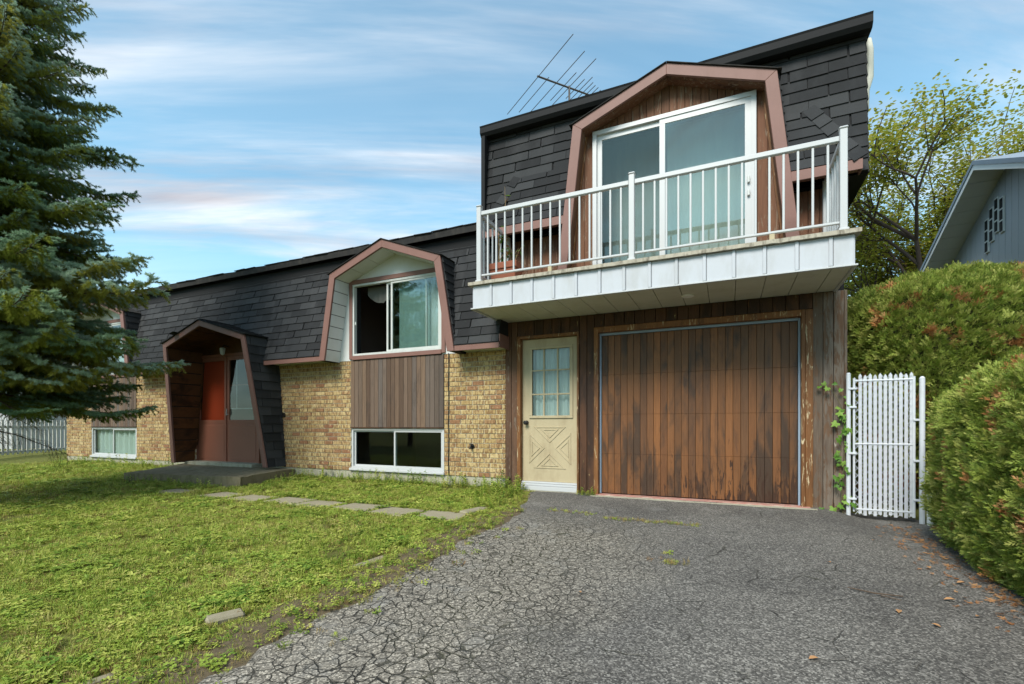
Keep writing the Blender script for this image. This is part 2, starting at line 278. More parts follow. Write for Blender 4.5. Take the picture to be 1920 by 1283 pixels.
# ------------------------------------------------------------------ building helpers
WM = {}
def put(name, data, mat=None, parent=None, mw=None):
    o = bpy.data.objects.new(name, data); COL.objects.link(o)
    if mat and data is not None:
        if not data.materials: data.materials.append(MATS[mat])
    mw = mw or Matrix.Identity(4)
    if parent is not None:
        o.parent = parent; o.matrix_parent_inverse = WM[parent.name].inverted()
    o.matrix_basis = mw; WM[o.name] = mw
    return o
def tag(o, label=None, cat=None, group=None, kind=None):
    if label: o['label'] = label
    if cat: o['category'] = cat
    if group: o['group'] = group
    if kind: o['kind'] = kind
    return o
def thing(name, loc, label, cat, group=None):
    return tag(put(name, None, mw=Matrix.Translation(loc)), label, cat, group)
def frame_m(o, x, y, z):            # matrix from origin and three axes
    return Matrix(((x[0], y[0], z[0], o[0]), (x[1], y[1], z[1], o[1]), (x[2], y[2], z[2], o[2]), (0, 0, 0, 1)))
class MB:
    def __init__(s): s.v = []; s.f = []; s.r = []
    def poly(s, pts, r=0.0):
        i = len(s.v); s.v += [tuple(p) for p in pts]; s.f.append(tuple(range(i, i + len(pts)))); s.r.append(r); return s
    def box(s, x0, x1, y0, y1, z0, z1, r=0.0):
        i = len(s.v); s.v += [(x, y, z) for z in (z0, z1) for y in (y0, y1) for x in (x0, x1)]
        s.f += [tuple(i + k for k in q) for q in ((0, 2, 3, 1), (4, 5, 7, 6), (0, 1, 5, 4), (2, 6, 7, 3), (0, 4, 6, 2), (1, 3, 7, 5))]
        s.r += [r] * 6; return s
    def hexa(s, a, b, r=0.0):       # two matching rings of points, joined
        n = len(a); i = len(s.v); s.v += [tuple(p) for p in a] + [tuple(p) for p in b]
        s.f.append(tuple(i + k for k in range(n))); s.f.append(tuple(i + n + k for k in reversed(range(n))))
        for k in range(n):
            j = (k + 1) % n; s.f.append((i + k, i + n + k, i + n + j, i + j))
        s.r += [r] * (n + 2); return s
    def tube(s, pts, rad, n=8, r=0.0, cap=True):
        pts = [Vector(p) for p in pts]; rad = rad if hasattr(rad, '__len__') else [rad] * len(pts)
        i0 = len(s.v); up = None
        for k, p in enumerate(pts):
            d = (pts[min(k + 1, len(pts) - 1)] - pts[max(k - 1, 0)]).normalized()
            if up is None: up = Vector((0, 0, 1)) if abs(d.z) < 0.9 else Vector((1, 0, 0))
            a = d.cross(up).normalized(); b = a.cross(d).normalized(); up = b
            for q in range(n):
                an = 2 * math.pi * q / n; s.v.append(tuple(p + a * math.cos(an) * rad[k] + b * math.sin(an) * rad[k]))
        for k in range(len(pts) - 1):
            for q in range(n):
                j = (q + 1) % n; s.f.append((i0 + k * n + q, i0 + k * n + j, i0 + (k + 1) * n + j, i0 + (k + 1) * n + q)); s.r.append(r)
        if cap:
            s.f.append(tuple(i0 + q for q in reversed(range(n)))); s.f.append(tuple(i0 + (len(pts) - 1) * n + q for q in range(n))); s.r += [r, r]
        return s
    def mesh(s, name, fix=True, bevel=0.0, smooth=False):
        me = bpy.data.meshes.new(name); me.from_pydata(s.v, [], s.f)
        if any(s.r): me.attributes.new('rnd', 'FLOAT', 'FACE').data.foreach_set('value', s.r)
        if fix or bevel:
            bm = bmesh.new(); bm.from_mesh(me); bmesh.ops.recalc_face_normals(bm, faces=bm.faces)
            if bevel: bmesh.ops.bevel(bm, geom=bm.edges[:], offset=bevel, segments=1, affect='EDGES', profile=0.5)
            bm.to_mesh(me); bm.free()
        if smooth: me.shade_smooth()
        return me
    def build(s, name, mat, parent=None, bevel=0.0, smooth=False, kind=None):
        return tag(put(name, s.mesh(name, True, bevel, smooth), mat, parent), kind=kind)
def box(name, mat, parent, x0, x1, y0, y1, z0, z1, bevel=0.003):
    return MB().box(x0, x1, y0, y1, z0, z1).build(name, mat, parent, bevel)
_cache = {}
def cbox(dx, dy, dz, bevel, mat, tagname='piece'):     # centred bevelled block, shared between alike pieces
    k = (round(dx, 4), round(dy, 4), round(dz, 4), bevel, mat)
    if k not in _cache:
        me = MB().box(-dx / 2, dx / 2, -dy / 2, dy / 2, -dz / 2, dz / 2).mesh(tagname, True, bevel); me.materials.append(MATS[mat]); _cache[k] = me
    return _cache[k]
def block(name, mat, parent, c, d, bevel=0.004, rot=None):
    mw = Matrix.Translation(c)
    if rot is not None: mw = mw @ rot
    return put(name, cbox(*d, bevel, mat, name), None, parent, mw)
def pieces(name, field, items, mat, parent, limit=300):
    """items: (mesh, matrix, centre). The ones that show largest become objects, the rest one joined mesh."""
    items = sorted(items, key=lambda it: (Vector(it[2]) - EYE).length)
    for it in items[:limit]: put(name, it[0], None, it[3] if len(it) > 3 else parent, it[1])
    left = items[limit:]
    for par in ([parent] if parent else {it[3].name: it[3] for it in left}.values()):
        rest = [it for it in left if parent or it[3] is par]
        if not rest: continue
        b = MB()
        for it in rest:
            me, mw = it[0], it[1]
            i = len(b.v); b.v += [tuple(mw @ v.co) for v in me.vertices]; rr = random.random()
            for p in me.polygons: b.f.append(tuple(i + k for k in p.vertices)); b.r.append(rr)
        tag(put(field, b.mesh(field, False), mat, par), kind='stuff')
def clip(poly, cp):                  # convex clip, both ccw
    out = poly
    for i in range(len(cp)):
        a, b = cp[i], cp[(i + 1) % len(cp)]; src = out; out = []
        if not src: break
        for j in range(len(src)):
            p, q = src[j], src[(j + 1) % len(src)]
            sp_ = (b[0] - a[0]) * (p[1] - a[1]) - (b[1] - a[1]) * (p[0] - a[0]); sq = (b[0] - a[0]) * (q[1] - a[1]) - (b[1] - a[1]) * (q[0] - a[0])
            if sp_ >= -1e-9: out.append(p)
            if (sp_ > 1e-9 and sq < -1e-9) or (sp_ < -1e-9 and sq > 1e-9):
                k = sp_ / (sp_ - sq); out.append((p[0] + (q[0] - p[0]) * k, p[1] + (q[1] - p[1]) * k))
    return out
def area(p): return 0.5 * sum(p[i][0] * p[(i + 1) % len(p)][1] - p[(i + 1) % len(p)][0] * p[i][1] for i in range(len(p)))
_tabs = {}
def shingles(origin, U, V, polys, items, tw=0.40, ex=0.142, phase=0.0):
    """tabs over convex polygons given in (u, v) of the plane; wedge tabs, lower edge proud"""
    U = Vector(U).normalized(); V = Vector(V).normalized(); Nn = U.cross(V); O = Vector(origin)
    for poly in polys:
        if area(poly) < 0: poly = poly[::-1]
        us = [p[0] for p in poly]; vs = [p[1] for p in poly]
        for j in range(math.floor(min(vs) / ex) - 1, math.ceil(max(vs) / ex) + 1):
            k0 = math.floor((min(us)) / tw) - 2
            for k in range(k0, math.ceil(max(us) / tw) + 2):
                h = random.Random(j * 7919 + k * 104729 + int(phase * 1000))
                u0 = k * tw + (j % 2) * tw * 0.5 + phase + h.uniform(-.012, .012); v0 = j * ex + h.uniform(-.004, .004)
                rect = [(u0 + .0045, v0), (u0 + tw - .0045, v0), (u0 + tw - .0045, v0 + ex + .012), (u0 + .0045, v0 + ex + .012)]
                c = clip(rect, poly)
                if len(c) < 3 or area(c) < 0.0006: continue
                lift = h.uniform(0.0, 0.003)
                if abs(area(c) - area(rect)) < 1e-5:
                    if 'u' not in _tabs:
                        b = MB(); q = rect; W, H = tw - .009, ex + .012
                        b.hexa([(0, 0, 0), (W, 0, 0), (W, H, 0), (0, H, 0)], [(0, 0, .019), (W, 0, .019), (W, H, .004), (0, H, .004)])
                        me = b.mesh('shingle'); me.materials.append(MATS['shingle']); _tabs['u'] = me
                    me = _tabs['u']; o = O + U * (u0 + .0045) + V * v0
                    ang = h.uniform(-.006, .006); rot = Matrix.Rotation(ang, 4, 'Z')
                else:
                    b = MB(); cx = sum(p[0] for p in c) / len(c); 
                    lo = [(p[0] - cx, p[1] - v0, 0) for p in c]; hi = [(p[0] - cx, p[1] - v0, .019 - .015 * max(0, p[1] - v0) / (ex + .012)) for p in c]
                    b.hexa(lo, hi); me = b.mesh('shingle'); me.materials.append(MATS['shingle']); o = O + U * cx + V * v0; rot = Matrix.Identity(4)
                mw = frame_m(o + Nn * lift, U, V, Nn) @ rot
                items.append((me, mw, O + U * (u0 + tw / 2) + V * (v0 + ex / 2)))
def sheet2d(b, poly, yf, yb, r=0.0):   # prism over an (x, z) outline between two depth functions of (x, z)
    return b.hexa([(x, yf(x, z), z) for x, z in poly], [(x, yb(x, z), z) for x, z in poly], r)
K = lambda c: (lambda x, z: c)
def off_poly(p, q, wdt, side):        # point pair shifted sideways
    d = Vector((q[0] - p[0], q[1] - p[1])).normalized(); n = Vector((-d.y, d.x)) * wdt * side
    return (p[0] + n.x, p[1] + n.y), (q[0] + n.x, q[1] + n.y)
def isect(a, b, c, d):
    r = (b[0] - a[0], b[1] - a[1]); s = (d[0] - c[0], d[1] - c[1]); k = r[0] * s[1] - r[1] * s[0]
    t_ = ((c[0] - a[0]) * s[1] - (c[1] - a[1]) * s[0]) / k
    return (a[0] + r[0] * t_, a[1] + r[1] * t_)

# ------------------------------------------------------------------ ground, driveway
def smooth(a, b, x):
    t_ = min(1, max(0, (x - a) / (b - a))); return t_ * t_ * (3 - 2 * t_)
def gz(x, y):
    f = max(0.0, -y)
    z = -0.045 - 0.036 * min(f, 6.5) - 0.008 * max(0, min(f, 30) - 6.5)
    z -= 0.09 * smooth(1.0, 1.5, x) * smooth(-2.5, -0.2, y)
    if x < -2.6: z += 0.012 * noise.noise((x * 0.8, y * 0.8, 0.3)) * min(1, (-2.6 - x))
    if x < -8: z += 0.006 * min(10, -8 - x)
    return z
def drive_edge(y): return -2.32 + 0.13 * noise.noise((0.0, y * 1.3, 4.0)) + 0.05 * noise.noise((3.0, y * 5.0, 1.0)) - 0.30 * smooth(-1.2, -0.2, y)
def axis(lo, hi, fine_lo, fine_hi, step, grow=1.35):
    a = list(np.arange(fine_lo, fine_hi + 1e-6, step)); d = step; x = fine_hi
    while x < hi: d *= grow; x = min(hi, x + d); a.append(x)
    d = step; x = fine_lo
    while x > lo: d *= grow; x = max(lo, x - d); a.insert(0, x)
    return a
def grid_mesh(xs, ys, zf):
    b = MB(); nx = len(xs)
    for y in ys:
        for x in xs: b.v.append((x, y, zf(x, y)))
    for j in range(len(ys) - 1):
        for i in range(nx - 1):
            k = j * nx + i; b.f.append((k, k + 1, k + nx + 1, k + nx)); b.r.append(0.0)
    return b
b = grid_mesh(axis(-500, 500, -18, 4, 0.22), axis(-500, 500, -9, 0.4, 0.22), gz)
tag(b.build('ground', 'lawn_soil', smooth=True), 'weedy lawn ground around the house', 'ground', kind='structure')
ys = [0.25, 0.0] + list(np.arange(-0.12, -9.0, -0.12)) + [-12, -16]
b = MB(); NX = 34
for y in ys:
    x0 = drive_edge(y); x1 = 1.95 if y > -1 else 1.95
    for i in range(NX):
        u = i / (NX - 1); x = x0 + (x1 - x0) * u
        e = 0.0
        b.v.append((x, y, gz(x, y) + 0.006 + 0.010 * noise.noise((x * 1.1, y * 1.1, 7.0)) * smooth(0, 0.06, u)))
for j in range(len(ys) - 1):
    for i in range(NX - 1):
        k = j * NX + i; b.f.append((k, k + NX, k + NX + 1, k + 1)); b.r.append(0.0)
tag(b.build('driveway', 'asphalt', smooth=True), 'cracked grey asphalt driveway leading to the garage', 'driveway', kind='structure')

# ------------------------------------------------------------------ the house
house = thing('house', (-7.4, 3.5, 0), 'split level house with black shingled mansard, buff brick and weathered wooden garage', 'house')
L0, R0 = -16.12, 1.24
def walls(b, x0, x1, z0, z1, holes, y0, y1):
    xs = sorted({x0, x1, *[h[0] for h in holes], *[h[1] for h in holes]}); xs = [x for x in xs if x0 <= x <= x1]
    for a, c in zip(xs, xs[1:]):
        hs = sorted([h for h in holes if h[0] < (a + c) / 2 < h[1]], key=lambda h: h[2]); z = z0
        for h in hs:
            if h[2] > z: b.box(a, c, y0, y1, z, h[2])
            z = max(z, h[3])
        if z < z1: b.box(a, c, y0, y1, z, z1)
BAYS = [(-5.235, 'front'), (-13.90, 'far')]
holes = []
for cx, _ in BAYS: holes += [(cx - .95, cx + .95, 2.18, 3.48), (cx - .99, cx + .99, .17, .90)]
ENT = (-10.72, -8.72, 0.12, 2.44); DOOR = (-2.90, -1.95, -.04, 2.27); GAR = (-1.71, 0.84, -.08, 2.265); PAT = (-1.735, 0.325, 2.86, 5.05)
holes += [ENT, DOOR, GAR]
b = MB(); walls(b, L0, R0, -.4, 2.75, [h if h[3] < 2.75 else (h[0], h[1], h[2], 2.75) for h in holes], .06, .2)
walls(b, L0, -3.2, 2.75, 4.0, [(h[0], h[1], 2.75, h[3]) for h in holes if h[3] > 2.75], .06, .2)
walls(b, -3.2, R0, 2.75, 5.35, [PAT], .06, .2)
b.box(L0, L0 + .15, .2, 7.5, -.4, 3.95); b.box(R0 - .15, R0, .2, 7.5, -.4, 3.9); b.box(L0, R0, 7.5, 7.65, -.4, 5.3)
b.build('wall_shell', 'underlay', house)
# rooms behind the openings
def room(x0, x1, z0, z1, d=2.6, mat='room_wall'):
    b = MB(); y0, y1 = .19, .19 + d
    b.poly([(x0, y1, z0), (x1, y1, z0), (x1, y1, z1), (x0, y1, z1)]).poly([(x0, y0, z0), (x0, y1, z0), (x0, y1, z1), (x0, y0, z1)]).poly([(x1, y0, z0), (x1, y1, z0), (x1, y1, z1), (x1, y0, z1)])
    b.poly([(x0, y0, z0), (x1, y0, z0), (x1, y1, z0), (x0, y1, z0)]).poly([(x0, y0, z1), (x1, y0, z1), (x1, y1, z1), (x0, y1, z1)])
    b.build('room', mat, house)
for cx, _ in BAYS:
    room(cx - 1.6, cx + 1.4, 1.35, 3.7); room(cx - 1.6, cx + 1.4, -.9, 1.30)
room(-10.75, -8.7, .05, 2.7, 2.0); room(-2.95, -1.9, -.06, 2.4, 1.5); room(-2.6, 1.1, 2.84, 5.2)
# foundation and brickwork
fb = MB()
for a, c in ((L0, -10.3), (-8.3, -3.13)): fb.box(a, c, .012, .06, -.45, .17 if False else .118)
fo = fb.build('foundation', 'concrete', house)
for cx, _ in BAYS: box('window_sill', 'white_metal', house, cx - 1.02, cx + 1.0, -.035, .06, .125, .168, .006)
brick_items = []; BH = .0765; BL = .212
bwall = MB()
PAN = [(L0, BAYS[1][0] - .995), (BAYS[1][0] + .995, -10.70), (-8.15, BAYS[0][0] - 1.0), (BAYS[0][0] + .99, -3.135)]
BW = [MB().box(a, c, .008, .06, .119, 2.14).build('brick_wall', 'mortar', house) for a, c in PAN]
rb = random.Random(5)
for pi, (a, c) in enumerate(PAN):
    for j in range(26):
        z0 = .122 + j * BH; x = a - (BL / 2 if j % 2 else 0) - .0
        while x < c - .02:
            x0, x1 = max(a, x), min(c, x + BL - .011)
            if x1 - x0 > .03:
                d = (round(x1 - x0, 2), .05, BH - .011); y = .021 + rb.uniform(-.0025, .0025)
                cc = ((x0 + x1) / 2, y, z0 + BH / 2 - .005)
                brick_items.append((cbox(*d, .003, 'brick', 'brick'), Matrix.Translation(cc), cc, BW[pi]))
            x += BL
pieces('brick', 'brick_field', brick_items, 'brick', None)
# mansard of the long wing
ZB, ZT, YB, YT = 2.165, 4.04, -.335, .135
ym = lambda z: YB + (z - ZB) * (YT - YB) / (ZT - ZB)
SL = math.hypot(YT - YB, ZT - ZB); kz = SL / (ZT - ZB)
class Hood: pass
def hood(cx, hw_s, zs, za, hw_b, zb):
    h = Hood(); h.cx = cx; h.za = za; h.zs = zs; h.zb = zb
    h.pts = [(cx - hw_b, zb), (cx - hw_s, zs), (cx, za), (cx + hw_s, zs), (cx + hw_b, zb)]
    h.leg = lambda z, s: cx + s * (hw_s + (zs - z) * (hw_b - hw_s) / (zs - zb))
    h.hs = hw_s; return h
H_win = [hood(cx, 1.145, 3.60, 4.03, 1.40, 2.085) for cx, _ in BAYS]
H_por = hood(-9.37, 1.235, 2.615, 2.985, 1.46, .14)
man = MB()
def man_poly(pts): sheet2d(man, pts, lambda x, z: ym(z), lambda x, z: .17)
spans = sorted([*H_win, H_por], key=lambda h: h.cx); polys = []; xl = L0 - .1
for h in spans:
    zlow = max(ZB, h.zb)
    polys.append([(xl, ZB), (h.leg(ZB, -1), ZB), (h.cx - h.hs, h.zs), (h.cx - h.hs, ZT), (xl, ZT)])
    polys.append([(h.cx - h.hs, h.zs), (h.cx, min(h.za, ZT - .002)), (h.cx, ZT), (h.cx - h.hs, ZT)])
    polys.append([(h.cx, min(h.za, ZT - .002)), (h.cx + h.hs, h.zs), (h.cx + h.hs, ZT), (h.cx, ZT)])
    xl = h.cx + h.hs; last = h
    polys.append([(h.leg(ZB, 1), ZB), (h.leg(ZB, 1) + .02, ZB), (xl, ZT), (xl, h.zs)])   # wedge right of leg, widened below
    polys[-1] = [(h.leg(ZB, 1), ZB), (h.leg(ZB, 1) + .001, ZB), (h.leg(ZB, 1) + .001, ZT), (xl, ZT), (xl, h.zs)]
    xl = h.leg(ZB, 1) + .001
polys.append([(xl, ZB), (-3.09, ZB), (-3.09, ZT), (xl, ZT)])
for pl in polys: man_poly(pl)
mo = man.build('mansard', 'underlay', house)
sh_items = []
V = Vector((0, YT - YB, ZT - ZB))
off = -.004 * Vector((0, V.z, -V.y)).normalized()
shingles(Vector((0, YB, ZB)) + off, (1, 0, 0), V, [[(x, (z - ZB) * kz) for x, z in pl] for pl in polys], sh_items)
# fascia and soffit of the mansard
segs = [(L0 - .1, H_win[1].leg(2.12, -1)), (H_win[1].leg(2.12, 1), -10.66), (-8.10, H_win[0].leg(2.12, -1)), (H_win[0].leg(2.12, 1), -3.075)]
for a, c in segs:
    box('fascia_board', 'mauve_trim', house, a, c, YB - .02, YB, 2.085, 2.175, .004)
    box('soffit', 'soffit_metal', house, a, c, YB, .05, 2.12, 2.135, .002)
    box('roof_drip', 'black_trim', house, a, c, YB - .032, YB + .02, 2.176, 2.184, 0)
box('mansard_end', 'mauve_trim', house, -3.09, -3.07, YB + .01, .02, 2.10, 2.30, .003)
# low roof above: drip edge, lifted tabs along the edge
rf = MB(); rf.hexa([(L0 - .15, -.03, 4.06), (-3.2, -.03, 4.06), (-3.2, 3.6, 4.75), (L0 - .15, 3.6, 4.75)], [(L0 - .15, -.03, 4.125), (-3.2, -.03, 4.125), (-3.2, 3.6, 4.81), (L0 - .15, 3.6, 4.81)])
rf.hexa([(L0 - .15, 3.6, 4.75), (-3.2, 3.6, 4.75), (-3.2, 7.7, 4.0), (L0 - .15, 7.7, 4.0)], [(L0 - .15, 3.6, 4.81), (-3.2, 3.6, 4.81), (-3.2, 7.7, 4.06), (L0 - .15, 7.7, 4.06)])
rf.build('roof', 'roof_edge', house)
rr = random.Random(3); x = L0 - .15
while x < -3.25:
    wd = rr.uniform(.28, .36); me = MB().hexa([(0, 0, 0), (wd, 0, 0), (wd, .22, .04), (0, .22, .04)], [(0, 0, .012), (wd, 0, .012), (wd, .22, .046), (0, .22, .046)]).mesh('edge_tab'); me.materials.append(MATS['roof_edge'])
    put('edge_tab', me, None, house, Matrix.Translation((x, -.055 + rr.uniform(-.012, .012), 4.128 + rr.uniform(0, .004))) @ Matrix.Rotation(rr.uniform(-.03, .05), 4, 'Y')); x += wd + .004
box('drip_edge', 'roof_edge', house, L0 - .15, -3.2, -.042, -.028, 4.02, 4.126, 0)

# hooded bays: boards, lining, cheeks
def hood_build(h, yf, yb, bw_, lining, parent, nleg, seam_w=.006, frame_mat='mauve_trim', right_cheek=True, left_cheek=True, planks=None, cheek_z=None):
    p = h.pts; n = len(p)
    seg_in = [off_poly(p[i], p[i + 1], bw_, -1) for i in range(4)]
    inn = [(isect(*seg_in[0], (-50, p[0][1]), (50, p[0][1]))), isect(*seg_in[0], *seg_in[1]), isect(*seg_in[1], *seg_in[2]), isect(*seg_in[2], *seg_in[3]), isect(*seg_in[3], (-50, p[4][1]), (50, p[4][1]))]
    for i in range(4):
        mb = MB(); sheet2d(mb, [p[i], p[i + 1], inn[i + 1], inn[i]], lambda x, z: yf(z) - .02, lambda x, z: yf(z) + .018)
        mb.build('frame_board', frame_mat, parent, .004)
    # lining boards, from the frame back to the wall
    th = .012
    for i in range(4):
        a, c = inn[i], inn[i + 1]; oa, oc = off_poly(a, c, th, 1)
        k = nleg if i in (0, 3) else max(2, nleg // 2)
        if planks == 'depth':
            k = 3
            for q in range(k):
                f0, f1 = q / k, (q + 1) / k
                mb = MB(); g = lambda f: (lambda x, z: (yf(z) + .019) * (1 - f) + (yb(z)) * f)
                sheet2d(mb, [a, c, oc, oa], g(f0 + .004), g(f1 - .004)); mb.build('lining_board', lining, parent)
        else:
            for q in range(k):
                f0, f1 = q / k + .004, (q + 1) / k - .004
                l = lambda f, s_, e_: (s_[0] + (e_[0] - s_[0]) * f, s_[1] + (e_[1] - s_[1]) * f)
                mb = MB(); sheet2d(mb, [l(f0, a, c), l(f1, a, c), l(f1, oa, oc), l(f0, oa, oc)], lambda x, z: yf(z) + .019, lambda x, z: yb(z))
                mb.build('lining_board', lining, parent)
    # dark shell outside the lining: cheeks and little roof
    for i in range(4):
        a, c = off_poly(inn[i], inn[i + 1], th + .001, 1), None
        a, c = a; po, qo = off_poly(p[i], p[i + 1], .004, 1)
        if i in (1, 2):
            po, qo = off_poly(p[i], p[i + 1], .012, 1)
            ext = .05; d = Vector((qo[0] - po[0], qo[1] - po[1])).normalized() * ext
            if i == 1: po = (po[0] - d.x, po[1] - d.y)
            else: qo = (qo[0] + d.x, qo[1] + d.y)
        mb = MB(); sheet2d(mb, [a, c, qo, po] if i in (0, 3) else [a, c, *off_poly(p[i], p[i + 1], .001, 1)[::-1]], lambda x, z: yf(z) + .0185, lambda x, z: max(yf(z) + .1, .16))
        mb.build('hood_shell', 'underlay', parent)
        if i in (1, 2):
            mb = MB(); sheet2d(mb, [*off_poly(p[i], p[i + 1], .002, 1), qo, po], lambda x, z: yf(z) - .04, lambda x, z: max(yf(z) + .1, .16))
            mb.build('hood_roof', 'roof_edge', parent)
    return inn
yfw = lambda z: YB - .018
inns = []
for h, (cx, nm) in zip(H_win, BAYS):
    bay = put('window_bay', MB().box(cx - 1.2, cx + 1.2, .062, .064, 2.12, 2.14).mesh('window_bay'), 'white_panel', house)
    inn = hood_build(h, yfw, lambda z: .0, .125, 'white_panel', bay, 7)
    # white wall behind the hood, with opening
    X0, X1, Z0, Z1 = cx - .95, cx + .95, 2.165, 3.48
    mb = MB(); sheet2d(mb, [inn[0], (X0, inn[0][1]), (X0, Z1), (inn[1][0] - .0, min(Z1, inn[1][1]))] if False else [(inn[0][0] - .02, 2.11), (X0, 2.11), (X0, Z1), (inn[1][0], inn[1][1])], K(.0), K(.06))
    sheet2d(mb, [(X1, 2.11), (inn[4][0] + .02, 2.11), inn[3], (X1, Z1)], K(.0), K(.06))
    sheet2d(mb, [inn[1], (X0, Z1), (X1, Z1), inn[3], inn[2]], K(.0), K(.06))
    mb.build('gable_panel', 'white_panel', bay)
    for (a0, a1, c0, c1) in ((cx - 1.02, cx - .95, 2.13, 3.55), (cx + .95, cx + 1.02, 2.13, 3.55)): box('trim_board', 'mauve_trim', bay, a0, a1, -.03, .03, c0, c1)
    box('trim_board', 'mauve_trim', bay, cx - .948, cx + .948, -.03, .03, 3.475, 3.55); box('trim_board', 'mauve_trim', bay, cx - .948, cx + .948, -.038, .05, 2.115, 2.185)
    # cheeks of shingles
    for s in (1, -1):
        a = (h.leg(h.zb, s), YB, h.zb); L = math.hypot(h.leg(h.zb, s) - h.leg(h.zs, s), h.zs - h.zb); zz0 = ZB
        Vd = Vector((h.leg(h.zs, s) - h.leg(h.zb, s), 0, h.zs - h.zb)); q = L / (h.zs - h.zb)
        # u runs back into the house on the +x cheek, forward on the other
        pl = [(-.0, (ZB - h.zb) * q), (ym(h.zs) - YB, L), (-.0, L)]
        if s == 1: shingles(Vector(a) + Vector((.008, 0, 0)), (0, 1, 0), Vd, [pl], sh_items, phase=.05)
        else: shingles(Vector(a) - Vector((.008, 0, 0)), (0, -1, 0), Vd, [[(-u, v) for u, v in pl]], sh_items, phase=.05)
pieces('shingle', 'shingle_field', sh_items, 'shingle', mo)

# windows
def curtain(x0, x1, z0, z1, y, mat, parent, n=14, amp=.025, seed=0):
    r_ = random.Random(seed); b = MB(); N_ = n * 6
    ph = [r_.uniform(.7, 1.3) for _ in range(N_ + 1)]
    for i in range(N_ + 1):
        u = i / N_; yy = y + amp * math.sin(u * n * 2 * math.pi + .8 * math.sin(u * 9 + seed)) * ph[i // 6 * 6]
        x = x0 + (x1 - x0) * u; b.v += [(x, yy, z0), (x, yy, z1)]
    for i in range(N_): b.f.append((2 * i, 2 * i + 2, 2 * i + 3, 2 * i + 1)); b.r.append(0)
    return put('curtain', b.mesh('curtain', False, 0, True), mat, parent)
def slider(x0, x1, z0, z1, y, split, mat, parent, name='window', fw=.045, glass=('glass', 'glass'), sash=.04, depth=.07, opened=0.0):
    wdw = MB()
    wdw.box(x0, x1, y, y + depth, z0, z0 + fw).box(x0, x1, y, y + depth, z1 - fw, z1).box(x0, x0 + fw, y + .001, y + depth, z0 + fw, z1 - fw).box(x1 - fw, x1, y + .001, y + depth, z0 + fw, z1 - fw)
    o = wdw.build(name, mat, parent)
    for i, (a, c, yy) in enumerate(((x0 + fw + opened, split + sash * .5 + opened, y + .038), (split - sash * .5, x1 - fw, y + .012))):
        s_ = MB().box(a, c, yy, yy + .024, z0 + fw, z0 + fw + sash).box(a, c, yy, yy + .024, z1 - fw - sash, z1 - fw).box(a, a + sash, yy + .001, yy + .023, z0 + fw + sash, z1 - fw - sash).box(c - sash, c, yy + .001, yy + .023, z0 + fw + sash, z1 - fw - sash)
        s_.build('sash', mat, o)
        box('pane', glass[i], o, a + sash - .004, c - sash + .004, yy + .009, yy + .014, z0 + fw + sash - .004, z1 - fw - sash + .004, 0)
    return o
for i, (cx, nm) in enumerate(BAYS):
    wo = slider(cx - .945, cx + .945, 2.19, 3.472, -.02, cx - .08, 'window_metal', house, fw=.035, sash=.035, glass=('glass', 'bright_glass'), opened=.70 if i == 0 else 0.0)
    curtain(cx - .02, cx + .90, 2.2, 3.45, .13, 'curtain', wo, 5, .012, i)
    if i == 0:   # tied-up cloth at the head of the open half
        b = MB(); 
        for a_ in range(13):
            for c_ in range(5):
                u, v = a_ / 12, c_ / 4; b.v.append((cx - .75 + .70 * u, .16 + .03 * math.sin(u * 40) * v, 3.44 - v * (.30 * math.sin(math.pi * min(1, u * .9 + .1)) ** .7)))
        for a_ in range(12):
            for c_ in range(4): k = a_ * 5 + c_; b.f.append((k, k + 1, k + 6, k + 5)); b.r.append(0)
        put('cloth', b.mesh('cloth', False, 0, True), 'dim_cloth', wo)
        b = MB().box(cx - .875, cx - .862, -.035, -.012, 2.74, 2.80).build('latch', 'white_plastic', wo)
    wl = slider(cx - .985, cx + .985, .17, .885, .0, cx - .03, 'white_metal', house, fw=.035, sash=.03)
    if i == 1: curtain(cx - .95, cx + .95, .2, .86, .12, 'sheer', wl, 9, .03, 4)
    # upright boards between the two windows
    pw = put('wood_panel', MB().box(cx - 1.0, cx + .985, .02, .06, .90, 2.115).mesh('wood_panel'), 'underlay', house)
    n = 22; bwid = 1.985 / n
    for k in range(n): block('plank', 'panel_wood', pw, (cx - 1.0 + (k + .5) * bwid, .004, 1.505), (bwid - .004, .034, 1.205), .004)
    box('drip_cap', 'siding_dark', house, cx - 1.0, cx + .985, -.025, .05, .884, .902, .002)
# porch hood
por = put('porch_hood', MB().box(-10.72, -8.72, .061, .063, 2.45, 2.6).mesh('porch_hood'), 'porch_wood', house)
yfp = lambda z: -.40 - .30 * (z - .14) / 2.475
innp = hood_build(H_por, yfp, lambda z: .05, .105, 'porch_wood', por, 10)
mb = MB(); e0, e1 = ENT[0] + .02, ENT[1] - .02
sheet2d(mb, [(innp[0][0], .12), (e0, .12), (e0, 2.42), innp[1]], K(.05), K(.1)); sheet2d(mb, [(e1, .12), (innp[4][0], .12), innp[3], (e1, 2.42)], K(.05), K(.1)); sheet2d(mb, [innp[1], (e0, 2.42), (e1, 2.42), innp[3], innp[2]], K(.05), K(.1))
mb.build('porch_back', 'porch_wood', por)
